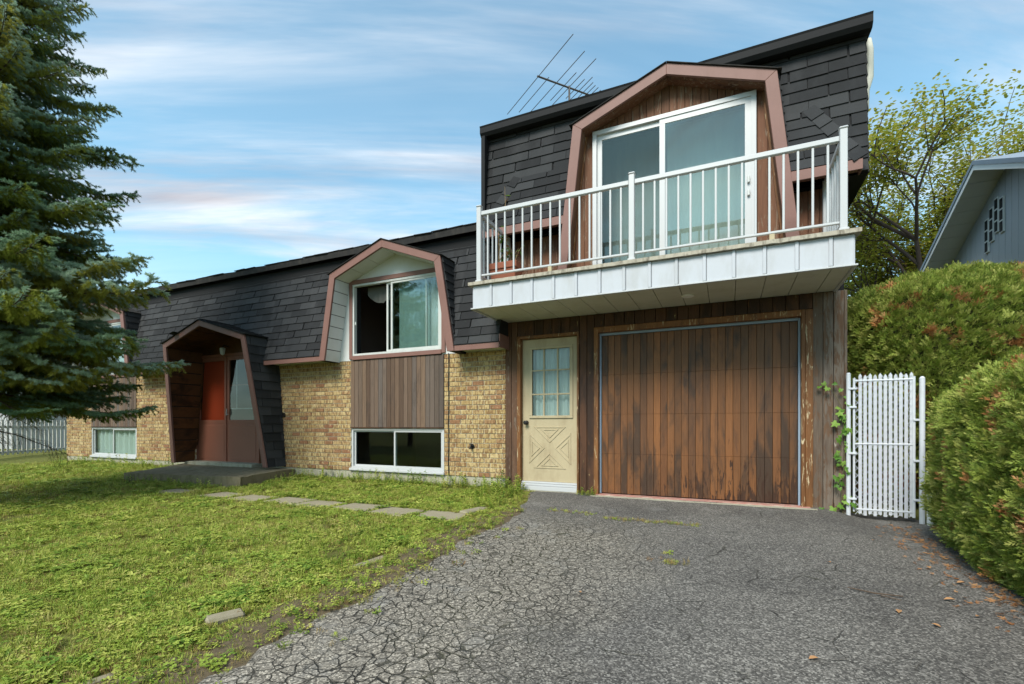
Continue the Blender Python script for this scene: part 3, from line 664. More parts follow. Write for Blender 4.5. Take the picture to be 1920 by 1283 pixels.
# cheeks of porch: shingled outside down to the slab
pc_items = []
for s in (1, -1):
    h = H_por; q = math.hypot(h.leg(h.zb, s) - h.leg(h.zs, s), h.zs - h.zb) / (h.zs - h.zb)
    Vd = Vector((h.leg(h.zs, s) - h.leg(h.zb, s), 0, h.zs - h.zb)); O = Vector((h.leg(h.zb, s) + s * .008, 0, h.zb))
    tz = lambda z: (z - h.zb) * q
    pls = [[(yfp(h.zb), 0), (.05, 0), (.05, tz(2.1)), (ym(2.2), tz(2.12)), (ym(h.zs), tz(h.zs)), (yfp(h.zs), tz(h.zs))]]
    pls = [[(yfp(h.zb) + .02, 0), (.02, 0), (.02, tz(2.1)), (yfp(2.1) + .02, tz(2.1))], [(yfp(2.1) + .02, tz(2.1)), (YB + .02, tz(2.1)), (ym(h.zs), tz(h.zs)), (yfp(h.zs) + .02, tz(h.zs))]]
    if s == 1: shingles(O, (0, 1, 0), Vd, pls, pc_items, tw=.36, ex=.165, phase=.11)
    else: shingles(O, (0, -1, 0), Vd, [[(-u, v) for u, v in pl] for pl in pls], pc_items, tw=.36, ex=.165, phase=.11)
pieces('shingle', 'shingle_field', pc_items, 'shingle', por)
# porch roof tabs (right slope is seen edge on, left from below)
pr_items = []
for s in (1, -1):
    a = Vector((H_por.cx + s * (H_por.hs + .05), 0, H_por.zs + .0)); top = Vector((H_por.cx, 0, H_por.za + .016)); Vd = top - a
    pls = [[(-.74, 0), (-.02, 0), (-.02, Vd.length), (-.74, Vd.length)]]
    if s == 1: shingles(a + Vector((.0, 0, .006)), (0, 1, 0), Vd, pls, pr_items, tw=.3, ex=.16)
    else: shingles(a + Vector((0, 0, .006)), (0, -1, 0), Vd, [[(-u, v) for u, v in pls[0]]], pr_items, tw=.3, ex=.16)
pieces('roof_tab', 'roof_tab_field', pr_items, 'shingle', por)
# porch lamp
lm = put('porch_lamp', MB().tube([(-9.65, .045, 2.60), (-9.65, -.05, 2.62), (-9.65, -.09, 2.58)], .012, 8).mesh('porch_lamp'), 'black_iron', house)
MB().tube([(-9.65, -.09, 2.57), (-9.65, -.09, 2.55), (-9.65, -.09, 2.44), (-9.65, -.09, 2.41)], [.025, .06, .045, .02], 6).build('lamp_glass', 'window_metal', lm)
# entrance doors
dx = [(-10.69, -9.735), (-9.715, -8.75)]
for i, (a, c) in enumerate(dx):
    z0, z1, y = .165, 2.40, .055
    d = put('entrance_door', MB().box(a, c, y, y + .035, z0, .98).mesh('entrance_door'), 'door_brown', house)
    for q in ((a, a + .07, .98, z1), (c - .07, c, .98, z1), (a + .07, c - .07, z1 - .08, z1), (a + .07, c - .07, .98, 1.05)): box('rail', 'door_brown', d, q[0], q[1], y - .002, y + .033, q[2], q[3], .003)
    box('raised_panel', 'door_brown', d, a + .07, c - .07, y - .007, y + .01, .21, .945, .006)
    box('pane', 'glass', d, a + .068, c - .068, y + .014, y + .019, 1.045, z1 - .075, 0)
    if i == 0: box('inner_door', 'door_orange', d, a + .03, c - .03, .105, .14, .17, 2.42)
    else:
        box('glazing_bar', 'white_metal', d, a + .07, c - .07, y + .03, y + .045, 1.28, 1.30, 0); box('glazing_bar', 'white_metal', d, a + .25, a + .262, y + .03, y + .045, 1.3, 2.31, 0); box('glazing_bar', 'door_brown', d, a + .07, c - .07, y + .03, y + .045, 1.78, 1.80, 0)
        MB().tube([(a + .035, y, 1.17), (a + .035, y - .035, 1.17), (a + .035, y - .045, 1.15), (a + .035, y - .035, 1.29)], .009, 8).build('handle', 'white_metal', d)
for q in ((-10.735, -10.692, .12, 2.44), (-8.748, -8.70, .12, 2.44), (-9.7345, -9.7155, .16, 2.40)): box('door_jamb', 'door_brown', house, q[0], q[1], .03, .12, q[2], q[3])
box('door_head', 'door_brown', house, -10.69, -8.75, .03, .12, 2.402, 2.46)
box('threshold', 'concrete', house, -10.75, -8.62, -.20, .12, .02, .162, .01)
# vent and tap on brick, black cable
MB().tube([(-7.94, .0, 1.14), (-7.94, -.03, 1.14)], [.045, .04], 12).build('pipe_vent', 'black_iron', house)
tp = MB().tube([(-3.715, .0, .60), (-3.715, -.07, .60), (-3.715, -.09, .57)], .014, 8); tp.tube([(-3.745, -.05, .64), (-3.685, -.05, .64)], .008, 6); tp.tube([(-3.715, -.05, .60), (-3.715, -.05, .65)], .007, 6); tp.tube([(-3.715, .0, .60), (-3.715, -.012, .60)], .04, 12)
tp.build('garden_tap', 'black_iron', house)
MB().tube([(-4.153 + .004 * math.sin(k), -.016, 2.12 - k * .1) for k in range(21)], .007, 6).build('wall_cable', 'cable', house)

# ------------------------------------------------------------------ garage front: wooden siding, side door, garage door
sid = put('garage_siding', MB().box(-3.13, DOOR[0], .04, .06, -.05, 2.75).box(DOOR[1], GAR[0], .04, .06, -.05, 2.75).box(GAR[1], R0, .04, .06, -.12, 2.75).box(DOOR[0], DOOR[1], .04, .06, 2.30, 2.75).box(GAR[0], GAR[1], .04, .06, 2.30, 2.75).mesh('garage_siding'), 'underlay', house)
def planks(x0, x1, z0, z1, n, mat, y=.02, th=.04, parent=sid):
    wd = (x1 - x0) / n
    for k in range(n): block('plank', mat, parent, (x0 + (k + .5) * wd, y + random.uniform(-.002, .002), (z0 + z1) / 2), (wd - .005, th, z1 - z0), .004)
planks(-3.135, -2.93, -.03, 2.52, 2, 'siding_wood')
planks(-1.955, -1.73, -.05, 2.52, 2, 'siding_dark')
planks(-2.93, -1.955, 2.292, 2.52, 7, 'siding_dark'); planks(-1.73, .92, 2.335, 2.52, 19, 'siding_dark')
planks(.92, 1.235, -.10, 2.52, 3, 'grey_siding')
block('corner_board', 'grey_siding', house, (1.25, .075, 1.21), (.03, .15, 2.62), .004)
box('kick_block', 'concrete', house, .93, 1.26, -.035, .1, -.26, -.08, .01)
# casings
for q in ((-2.928, -2.872, -.04, 2.29), (-1.985, -1.957, -.04, 2.29)): box('door_casing', 'trim_wood', house, q[0], q[1], -.028, .10, q[2], q[3], .005)
box('door_casing', 'trim_wood', house, -2.872, -1.985, -.028, .10, 2.245, 2.29, .005)
for q in ((-1.735, -1.672, -.07, 2.33), (.80, .842, -.09, 2.33)): box('garage_casing', 'trim_wood', house, q[0], q[1], -.03, .14, q[2], q[3], .005)
box('garage_casing', 'trim_wood', house, .843, .925, -.012, .05, -.09, 2.33, .006)
box('garage_casing', 'trim_wood', house, -1.672, .80, -.03, .14, 2.252, 2.33, .005)
# garage door: 27 boards in four hinged sections
gd = put('garage_door', MB().box(-1.67, .80, .108, .14, -.05, 2.25).mesh('garage_door'), 'underlay', house)
gx0, gx1, gz0, gz1 = -1.645, .775, -.022, 2.215; nb = 27; wd = (gx1 - gx0) / nb; hh = (gz1 - gz0) / 4
for k in range(nb):
    mb = MB().box(-(wd - .0035) / 2, (wd - .0035) / 2, -.015, .015, -(hh - .0015) / 2, (hh - .0015) / 2); me = mb.mesh('plank', True, .002); me.materials.append(MATS['garage_wood'])
    me.attributes.new('rnd', 'FLOAT', 'FACE').data.foreach_set('value', [random.random()] * len(me.polygons))
    for j in range(4): put('plank', me, None, gd, Matrix.Translation((gx0 + (k + .5) * wd, .092 + random.uniform(-.001, .001), gz0 + (j + .5) * hh)))
for q in ((-1.672, -1.648, -.03, 2.25), (.778, .802, -.045, 2.25)): box('weather_strip', 'blue_strip', gd, q[0], q[1], .058, .10, q[2], q[3], .003)
box('weather_strip', 'blue_strip', gd, -1.648, .778, .058, .10, 2.219, 2.252, .003)
box('garage_apron', 'garage_paint', house, -1.72, .90, -.07, .14, -.2, -.034, .012)
ap = MB(); xs_ = list(np.linspace(-1.75, .95, 28)); 
for i, x in enumerate(xs_): ap.v += [(x, -.005, -.045), (x, -.17 - .035 * noise.noise((x * 3, 0, 1)), gz(x, -.17) + .012), (x, -.17 - .05 * noise.noise((x * 3, 0, 1)), gz(x, -.17) - .05)]
for i in range(27):
    for k in range(2): a_ = i * 3 + k; ap.f.append((a_, a_ + 1, a_ + 4, a_ + 3)); ap.r.append(0)
ap.build('apron_lip', 'concrete', house)
# side door
sdr = put('side_door', MB().box(-2.868, -1.989, .055, .095, .095, 1.045).box(-2.868, -2.735, .055, .095, 1.045, 2.125).box(-2.085, -1.989, .055, .095, 1.045, 2.125).box(-2.868, -1.989, .055, .095, 2.125, 2.24).mesh('side_door', True), 'door_cream', house)
wx0, wx1, wz0, wz1 = -2.735, -2.085, 1.045, 2.125
for q in ((wx0, wx1, wz0, wz0 + .04), (wx0, wx1, wz1 - .04, wz1)): box('window_bead', 'door_cream', sdr, q[0] - .02, q[1] + .02, .036, .056, q[2], q[3], .004)
for q in ((wx0 - .02, wx0 + .03), (wx1 - .03, wx1 + .02)): box('window_bead', 'door_cream', sdr, q[0], q[1], .038, .056, wz0 + .04, wz1 - .04, .004)
for k in (1, 2):
    x = wx0 + (wx1 - wx0) * k / 3; box('muntin', 'door_cream', sdr, x - .011, x + .011, .044, .066, wz0 + .04, wz1 - .04, .003)
    z = wz0 + (wz1 - wz0) * k / 3; box('muntin', 'door_cream', sdr, wx0 + .03, wx1 - .03, .046, .064, z - .011, z + .011, .003)
for i in range(3):
    for j in range(3):
        a0 = wx0 + (wx1 - wx0) * i / 3; c0 = wz0 + (wz1 - wz0) * j / 3
        box('pane', 'glass', sdr, a0 + .004, a0 + (wx1 - wx0) / 3 - .004, .068, .072, c0 + .004, c0 + (wz1 - wz0) / 3 - .004, 0)
curtain(wx0 + .0, wx1, wz0 - .02, wz1 + .03, .14, 'curtain', sdr, 7, .022, 9)
# crossbuck mouldings: four triangles
def tri_mould(pts, scale, name='moulding'):
    c = (sum(p[0] for p in pts) / 3, sum(p[1] for p in pts) / 3); b = MB()
    P = [(c[0] + (p[0] - c[0]) * scale, c[1] + (p[1] - c[1]) * scale) for p in pts]; Q = [(c[0] + (p[0] - c[0]) * (scale - .16), c[1] + (p[1] - c[1]) * (scale - .16)) for p in pts]
    for i in range(3):
        j = (i + 1) % 3; sheet2d(b, [P[i], P[j], Q[j], Q[i]], K(.047), K(.056))
    b.build(name, 'door_cream', sdr, .002)
cxd, czd, hx, hz2 = -2.428, .60, .295, .30
for pts in ([(cxd - hx, czd + hz2 + .03), (cxd + hx, czd + hz2 + .03), (cxd, czd + .05)], [(cxd - hx, czd - hz2 - .02), (cxd, czd - .04), (cxd + hx, czd - hz2 - .02)],
            [(cxd - hx - .05, czd + hz2 - .03), (cxd - .05, czd), (cxd - hx - .05, czd - hz2 + .02)], [(cxd + hx + .05, czd + hz2 - .03), (cxd + hx + .05, czd - hz2 + .02), (cxd + .05, czd)]):
    tri_mould(pts, .86); tri_mould(pts, .48)
kb = MB().tube([(-2.80, .055, .98), (-2.80, .045, .98)], .034, 14); kb.tube([(-2.80, .045, .98), (-2.80, .02, .98), (-2.80, .01, .98), (-2.80, -.012, .98), (-2.80, -.022, .98)], [.013, .014, .03, .032, .018], 14); kb.build('door_knob', 'black_iron', sdr, smooth=False)
for k, (za, zb_) in enumerate(((-.035, .028), (.03, .062), (.064, .092))): box('threshold', 'white_metal', house, -2.872, -1.985, -.02 + k * .018, .1, za, zb_, .005)
box('door_step', 'concrete', house, -2.93, -1.94, -.06, .1, -.2, -.037, .01)

# ------------------------------------------------------------------ balcony
bal = put('balcony', MB().box(-3.12, 1.105, -.96, .03, 2.56, 2.80).mesh('balcony'), 'ledge_wood', house)
x = -3.145; pw_ = .293
while x < 1.13 - .05:
    x1 = min(x + pw_, 1.13)
    block('fascia_panel', 'fascia_metal', bal, ((x + x1) / 2, -1.0, 2.675), (x1 - x - .003, .012, .295), .003)
    if x1 < 1.12: block('panel_rib', 'fascia_metal', bal, (x1 - .022, -1.011, 2.675), (.036, .014, .295), .005)
    block('soffit_panel', 'soffit_metal', bal, ((x + x1) / 2, -.49, 2.528), (x1 - x - .006, 1.0, .01), .002)
    x = x1
for s, xx in ((-1, -3.148), (1, 1.133)):
    for k in range(4): block('fascia_panel', 'fascia_metal', bal, (xx, -.125 - k * .25, 2.675), (.012, .247, .295), .003)
box('bottom_trim', 'white_metal', bal, -3.175, 1.16, -1.022, -.985, 2.508, 2.526, .003)
for s, xx in ((-1, -3.16), (1, 1.145)): box('bottom_trim', 'white_metal', bal, xx - .015, xx + .015, -.985, .03, 2.508, 2.526, .003)
lg = MB()   # weathered ledge board, edges chewed
xs_ = list(np.linspace(-3.20, 1.185, 70))
for x in xs_:
    n_ = noise.noise((x * 7, 1, 1)) * .006; n2_ = noise.noise((x * 11, 5, 1)) * .006
    lg.v += [(x, -1.05 + n_, 2.826 + n2_), (x, -1.05 + n_ * .5, 2.868 + n2_ * .4), (x, -.92, 2.872), (x, -.92, 2.826)]
for i in range(69):
    for k in range(4): a_ = i * 4; lg.f.append((a_ + k, a_ + (k + 1) % 4, a_ + 4 + (k + 1) % 4, a_ + 4 + k)); lg.r.append(0)
lg.f += [(0, 1, 2, 3), (276, 277, 278, 279)]; lg.r += [0, 0]
lg.build('ledge', 'ledge_wood', bal)
for xx in (-3.15, 1.135): box('ledge', 'ledge_wood', bal, xx - .045, xx + .045, -.919, .03, 2.826, 2.869, .004)
k = 0; y = -.90
while y < -.01: box('deck_board', 'ledge_wood', bal, -3.10, 1.085, y, y + .135, 2.80, 2.838, .003); y += .14
YR = -.975
def post(x, y, z0=2.87, z1=3.885):
    o = block('post', 'white_metal', bal, (x, y, (z0 + z1) / 2), (.066, .066, z1 - z0), .006)
    block('post_cap', 'white_metal', o, (x, y, z1 + .012), (.078, .078, .024), .009); block('post_base', 'white_metal', o, (x, y, z0 + .014), (.09, .09, .028), .006)
PX = [-3.062, -1.03, 1.045]
for x in PX: post(x, YR)
post(-3.062, -.06); post(1.045, -.06)
def rail_x(a, c, n):
    block('top_rail', 'white_metal', bal, ((a + c) / 2, YR, 3.795), (c - a - .066, .05, .058), .008)
    block('bottom_rail', 'white_metal', bal, ((a + c) / 2, YR, 2.962), (c - a - .066, .032, .026), .005)
    for k in range(n):
        x = a + (c - a) * (k + 1) / (n + 1); block('baluster', 'white_metal', bal, (x, YR, (2.975 + 3.766) / 2), (.022, .022, .791), .003)
rail_x(PX[0], PX[1], 15); rail_x(PX[1], PX[2], 15)
for x in (-3.062, 1.045):
    block('top_rail', 'white_metal', bal, (x, (YR - .06) / 2, 3.795), (.05, .915 - .066, .058), .008); block('bottom_rail', 'white_metal', bal, (x, (YR - .06) / 2, 2.962), (.032, .915 - .066, .026), .005)
    for k in range(6): block('baluster', 'white_metal', bal, (x, YR + .915 * (k + 1) / 7, 3.37), (.022, .022, .791), .003)
for x in (-2.05, .42): block('support_foot', 'door_cream', bal, (x, YR, 2.909), (.05, .04, .075), .004)
sl_ = MB().tube([(-.445, -.476, 2.523), (-.445, -.476, 2.512), (-.445, -.476, 2.505)], [.075, .072, .045], 20); sl_.build('soffit_lamp', 'white_plastic', bal)

# ------------------------------------------------------------------ upper storey over the garage
UXL, UXR, UZB, UZT = -3.455, 1.43, 3.80, 5.40
yu = lambda z: -.15 + .15 * (z - UZB) / (UZT - UZB)
Hb = hood(-.717, 1.24, 5.105, 5.57, 1.495, 2.873)
upper = MB()
cl = lambda z, s: Hb.leg(z, s)
upol = [[(UXL, UZB), (cl(UZB, -1), UZB), (Hb.cx - Hb.hs, Hb.zs), (Hb.cx - Hb.hs, UZT), (UXL, UZT)],
        [(Hb.cx - Hb.hs, Hb.zs), (Hb.cx - .25, UZT - .003), (Hb.cx - .25, UZT), (Hb.cx - Hb.hs, UZT)],
        [(Hb.cx + .25, UZT - .003), (Hb.cx + Hb.hs, Hb.zs), (Hb.cx + Hb.hs, UZT), (Hb.cx + .25, UZT)],
        [(cl(UZB, 1), UZB), (UXR, UZB), (UXR, UZT), (Hb.cx + Hb.hs, UZT), (Hb.cx + Hb.hs, Hb.zs)]]
for pl in upol: sheet2d(upper, pl, lambda x, z: yu(z), K(.058))
upper.box(UXR - .02, UXR, .058, 7.5, UZB, UZT); upper.box(UXL, UXL + .02, .058, 7.5, UZB, UZT); upper.box(R0, UXR, -.1, 7.5, UZB - .01, UZB)
um = upper.build('upper_mansard', 'underlay', house)
u_items = []; V = Vector((0, .15, UZT - UZB)); ku = V.length / (UZT - UZB)
shingles((0, -.154, UZB), (1, 0, 0), V, [[(x, (z - UZB) * ku) for x, z in pl] for pl in upol], u_items, phase=.07)
# side faces of the upper storey
shingles((UXR + .002, 0, UZB), (0, 1, 0), (0, 0, 1), [[(-.12, 0), (4.0, 0), (4.0, UZT - UZB), (-.01, UZT - UZB)]], u_items, phase=.02)
shingles((UXL - .002, 0, UZB), (0, -1, 0), (0, 0, 1), [[(-4.0, 0), (.12, 0), (.01, UZT - UZB), (-4.0, UZT - UZB)]], u_items, phase=.02)
# flared skirt with hips on both sides of the hooded door
FZ, FY = 3.88, -.285
skirt = MB(); PZ = 4.66
def skirt_side(s):
    top_in = (cl(PZ, s), yu(PZ) - .012, PZ); top_out = (-1.015 + s * 1.89, yu(PZ) - .012, PZ); bot_out = (-1.015 + s * 2.345, FY, FZ); bot_in = (cl(FZ, s), FY, FZ)
    skirt.hexa([top_in, top_out, bot_out, bot_in], [(top_in[0], .0, PZ - .02), (top_out[0], .0, PZ - .02), (bot_out[0], .0, FZ), (bot_in[0], .0, FZ)])
    Vv = Vector((0, (yu(PZ) - .012) - FY, PZ - FZ)); kk = Vv.length / (PZ - FZ)
    pl = [(bot_in[0], 0), (bot_out[0], 0), (top_out[0], Vv.length), (top_in[0], Vv.length)]
    shingles((0, FY - .004, FZ), (1, 0, 0), Vv, [pl], u_items, phase=.19)
    # hip end plane
    e = Vector(top_out) - Vector(bot_out)
    n_ = 6
    for k_ in range(n_):     # cap tabs along the hip
        f0 = k_ / n_; c = Vector(bot_out) + e * f0; d = e.normalized(); sd_ = Vector((s, -.2, 0)).normalized()
        nrm = d.cross(Vector((1, 0, 0))).normalized()
        if nrm.y > 0: nrm = -nrm
        a_ = d.cross(nrm).normalized()
        me = MB().hexa([(-.075, 0, .0), (.075, 0, .0), (.07, e.length / n_ + .02, .0), (-.07, e.length / n_ + .02, .0)], [(-.075, 0, .022), (.075, 0, .022), (.07, e.length / n_ + .02, .008), (-.07, e.length / n_ + .02, .008)]).mesh('hip_tab'); me.materials.append(MATS['shingle'])
        put('hip_tab', me, None, house, frame_m(c + nrm * .010, a_, d, nrm))
    xa, xb = sorted((cl(FZ, s) - s * .0, bot_out[0] + s * .02))
    box('fascia_board', 'mauve_trim', house, xa, xb, FY - .022, FY, 3.76, 3.877, .004)
    box('soffit', 'mauve_trim', house, xa, xb, FY + .001, .02, 3.80, 3.815, .002)
    xo = bot_out[0]; xa, xb = sorted((xo + s * .001, xo + s * .02)); box('fascia_return', 'mauve_trim', house, xa, xb, FY + .001, -.16, 3.76, 3.877, .004)
skirt_side(1); skirt_side(-1)
skirt.build('flared_skirt', 'underlay', house)
for s in (1, -1):   # hood cheeks
    Vd = Vector((Hb.leg(Hb.zs, s) - Hb.leg(3.9, s), 0, Hb.zs - 3.9)); q = Vd.length / (Hb.zs - 3.9)
    pl = [(FY + .03, 0), (FY + .06, 0), (yu(PZ), (PZ - 3.9) * q), (yu(Hb.zs), Vd.length), (FY + .03, Vd.length)]
    O = Vector((Hb.leg(3.9, s) + s * .008, 0, 3.9))
    if s == 1: shingles(O, (0, 1, 0), Vd, [pl], u_items, phase=.3)
    else: shingles(O, (0, -1, 0), Vd, [[(-u, v) for u, v in pl]], u_items, phase=.3)
pieces('shingle', 'shingle_field', u_items, 'shingle', um)
hood_o = put('door_hood', MB().box(-1.9, .5, .0605, .062, 5.14, 5.2).mesh('door_hood'), 'balcony_wood', house)
yfb = lambda z: FY - .005
innb = hood_build(Hb, yfb, lambda z: -.085, .135, 'balcony_wood', hood_o, 9, planks='depth')
# boarded wall behind hood, around the patio door
def planks_clip(region, x0, x1, n, mat, parent, y=-.09):
    wd = (x1 - x0) / n
    for k in range(n):
        a = x0 + k * wd; c = clip([(a + .0025, 2.8), (a + wd - .0025, 2.8), (a + wd - .0025, 6), (a + .0025, 6)], region)
        if len(c) > 2 and area(c) > .002:
            mb = MB(); sheet2d(mb, c, K(y + random.uniform(-.001, .002)), K(.058)); mb.build('plank', mat, parent, .003)
pwall = put('boarded_wall', MB().box(-3.1, -1.8, .059, .0605, 2.86, 3.8).mesh('boarded_wall'), 'underlay', house)
planks_clip([(innb[0][0], 2.86), (PAT[0], 2.86), (PAT[0], PAT[3]), (innb[1][0], innb[1][1])], -2.1, PAT[0], 3, 'balcony_wood', pwall)
planks_clip([(PAT[1], 2.86), (innb[4][0], 2.86), innb[3], (PAT[1], PAT[3])], PAT[1], .80, 4, 'balcony_wood', pwall)
planks_clip([(PAT[0], PAT[3]), (PAT[1], PAT[3]), (innb[3][0], max(innb[3][1], PAT[3])), innb[2], (innb[1][0], max(innb[1][1], PAT[3]))], -1.87, .46, 24, 'balcony_wood', pwall)
planks_clip([(-3.14, 2.84), (Hb.leg(2.87, -1), 2.84), (Hb.leg(3.76, -1), 3.755), (-3.14, 3.755)], -3.14, -2.05, 9, 'balcony_wood', pwall, .015)
planks_clip([(Hb.leg(2.87, 1), 2.84), (1.235, 2.84), (1.235, 3.755), (Hb.leg(3.76, 1), 3.755)], .635, 1.235, 5, 'balcony_wood', pwall, .015)
for s in (-1, 1):
    mb = MB(); i_, j_ = (0, 1) if s < 0 else (4, 3); a, c = innb[i_], innb[j_]
    a2, c2 = off_poly(a, c, .022, -1 if s < 0 else 1); sheet2d(mb, [a, c, c2, a2], K(-.115), K(-.092)); mb.build('quarter_round', 'trim_wood', house)
pd = slider(PAT[0] + .01, PAT[1] - .01, 2.875, 5.04, -.135, -.79, 'white_metal', house, 'patio_door', fw=.055, sash=.07, glass=('glass', 'bright_glass'), depth=.09)
curtain(-.78, .40, 2.9, 5.15, .36, 'patio_sheer', pd, 8, .008, 2); curtain(-1.80, -.80, 2.9, 5.15, .38, 'patio_curtain', pd, 6, .010, 3)
for q in ((4.02, 4.10), (3.86, 3.93)): box('door_pull', 'window_metal', pd, .215, .245, -.155, -.124, q[0] - .1, q[1] - .1, .005)
# roof of the upper storey with dark gutter
ur = MB(); ur.hexa([(UXL - .05, -.06, 5.42), (UXR + .05, -.06, 5.42), (UXR + .05, 3.5, 5.62), (UXL - .05, 3.5, 5.62)], [(UXL - .05, -.06, 5.555), (UXR + .05, -.06, 5.555), (UXR + .05, 3.5, 5.72), (UXL - .05, 3.5, 5.72)])
ur.hexa([(UXL - .05, 3.5, 5.62), (UXR + .05, 3.5, 5.62), (UXR + .05, 7.7, 5.2), (UXL - .05, 7.7, 5.2)], [(UXL - .05, 3.5, 5.72), (UXR + .05, 3.5, 5.72), (UXR + .05, 7.7, 5.3), (UXL - .05, 7.7, 5.3)])
ur.build('upper_roof', 'roof_edge', house)
gt = MB()
prof = [(-.06, 5.40), (-.13, 5.405), (-.165, 5.45), (-.165, 5.53), (-.175, 5.555), (-.06, 5.556)]
for a, c in ((UXL - .04, Hb.cx - .30), (Hb.cx + .30, UXR + .045)): gt.hexa([(a, y, z) for y, z in prof], [(c, y, z) for y, z in prof])
gt.build('gutter', 'black_trim', house)
box("corner_trim", "black_trim", house, UXL - .015, UXL + .05, -.172, -.02, UZB, 5.40, .004)
MB().tube([(1.50, .22, 5.50), (1.52, .22, 5.38), (1.52, .22, 5.05), (1.48, .22, 4.90), (1.475, .22, 4.7), (1.475, .35, 4.55), (1.475, 2.0, 4.45)], .045, 10).build('downspout', 'soffit_metal', house, smooth=True)
# concrete stoop: a tilted old slab
st = MB(); st.hexa([(-10.15, -1.62, -.08), (-7.33, -1.36, -.19), (-7.62, -.02, -.16), (-10.9, -.05, -.1)], [(-10.15, -1.62, .055), (-7.33, -1.36, .085), (-7.62, -.02, .10), (-10.9, -.05, .10)])
o = st.mesh('stoop'); bm = bmesh.new(); bm.from_mesh(o); bmesh.ops.subdivide_edges(bm, edges=bm.edges[:], cuts=9, use_grid_fill=True)
for v in bm.verts: v.co += Vector((noise.noise(v.co * 3), noise.noise(v.co * 3 + Vector((5, 0, 0))), noise.noise(v.co * 4 + Vector((0, 7, 0))))) * .016
bm.to_mesh(o); bm.free()
tag(put('stoop', o, 'mossy_concrete'), 'mossy concrete slab step below the porch hood', 'step')

# ------------------------------------------------------------------ roof aerial
an = thing('roof_antenna', (-2.40, 1.70, 5.4), 'old rake-shaped television aerial on a short mast above the roof', 'antenna')
A = Vector((-2.97, 1.0, 6.95)); bd = Vector((.64, .77, 0)).normalized(); ed = Vector((-.8, .6, 0)).normalized()
MB().tube([A - bd * .03, A + bd * 1.30], .015, 8).build('boom', 'antenna_metal', an)
mp = A + bd * .62
MB().tube([mp + Vector((0, 0, -1.5)), mp + Vector((0, 0, .03))], .018, 8).build('mast', 'antenna_metal', an)
MB().tube([mp + Vector((0, 0, -.35)), mp + bd * .42 - Vector((0, 0, .01))], .010, 6).build('brace', 'antenna_metal', an)
for s_, a_, c_ in ((0, 1.15, 1.0), (.17, 1.0, .0), (.36, .95, .80), (.52, .45, .35), (.62, .55, .75), (.74, .28, .28), (.83, .30, .38), (.92, .24, .28), (1.0, .22, .24), (1.08, .20, .22), (1.16, .18, .18), (1.24, .15, .15)):
    q = A + bd * s_; MB().tube([q + ed * a_ + Vector((0, 0, .012)), q - ed * max(c_, .05) + Vector((0, 0, .012))], .0065, 6).build('element', 'antenna_metal', an)

# ------------------------------------------------------------------ scattering tools and small plants
def scatter(name, pts, rots, scl, idx, temps, parent=None, label=None, cat=None):
    me = bpy.data.meshes.new(name); n = len(pts); me.vertices.add(n); me.vertices.foreach_set('co', np.asarray(pts, dtype=np.float32).ravel())
    for an_, ty, d in (('rot', 'FLOAT_VECTOR', np.asarray(rots, dtype=np.float32).ravel()), ('scl', 'FLOAT', np.asarray(scl, dtype=np.float32)), ('idx', 'INT', np.asarray(idx, dtype=np.int32))):
        at = me.attributes.new(an_, ty, 'POINT'); at.data.foreach_set('vector' if ty == 'FLOAT_VECTOR' else 'value', d)
    o = put(name, me, None, parent); g = bpy.data.node_groups.new(name, 'GeometryNodeTree')
    g.interface.new_socket('Geometry', in_out='INPUT', socket_type='NodeSocketGeometry'); g.interface.new_socket('Geometry', in_out='OUTPUT', socket_type='NodeSocketGeometry')
    gi = g.nodes.new('NodeGroupInput'); go = g.nodes.new('NodeGroupOutput'); jn = g.nodes.new('GeometryNodeJoinGeometry'); ip = g.nodes.new('GeometryNodeInstanceOnPoints')
    for tm in temps[::-1]:
        oi = g.nodes.new('GeometryNodeObjectInfo'); oi.inputs['Object'].default_value = tm; oi.inputs['As Instance'].default_value = True; g.links.new(oi.outputs['Geometry'], jn.inputs[0])
    def na(nm, ty):
        a = g.nodes.new('GeometryNodeInputNamedAttribute'); a.data_type = ty; a.inputs[0].default_value = nm; return a.outputs[0]
    g.links.new(gi.outputs[0], ip.inputs['Points']); g.links.new(jn.outputs[0], ip.inputs['Instance']); ip.inputs['Pick Instance'].default_value = True
    g.links.new(na('idx', 'INT'), ip.inputs['Instance Index']); g.links.new(na('rot', 'FLOAT_VECTOR'), ip.inputs['Rotation']); g.links.new(na('scl', 'FLOAT'), ip.inputs['Scale'])
    g.links.new(ip.outputs[0], go.inputs[0]); md = o.modifiers.new('scatter', 'NODES'); md.node_group = g
    return tag(o, label, cat, kind='stuff')
def template(name, b, mats):          # kept out of the scene, only instanced
    me = bpy.data.meshes.new(name); me.from_pydata(b.v, [], b.f)
    for m_ in mats: me.materials.append(MATS[m_])
    if len(mats) > 1: me.polygons.foreach_set('material_index', [int(r_) for r_ in b.r])
    return bpy.data.objects.new(name, me)
def blade(b, base, d, L, wd, curl, r=0):
    d = Vector(d).normalized(); side = d.cross(Vector((0, 0, 1)))
    side = (side if side.length > .01 else Vector((1, 0, 0))).normalized() * wd; base = Vector(base); i = len(b.v); out = Vector((d.x, d.y, 0))
    m1 = base + d * L * .55; tp_ = base + d * L + out * curl * L - Vector((0, 0, curl * L * .7))
    b.v += [tuple(base - side * .6), tuple(base + side * .6), tuple(m1 + side), tuple(m1 - side), tuple(tp_)]
    b.f += [(i, i + 1, i + 2, i + 3), (i + 3, i + 2, i + 4)]; b.r += [r, r]
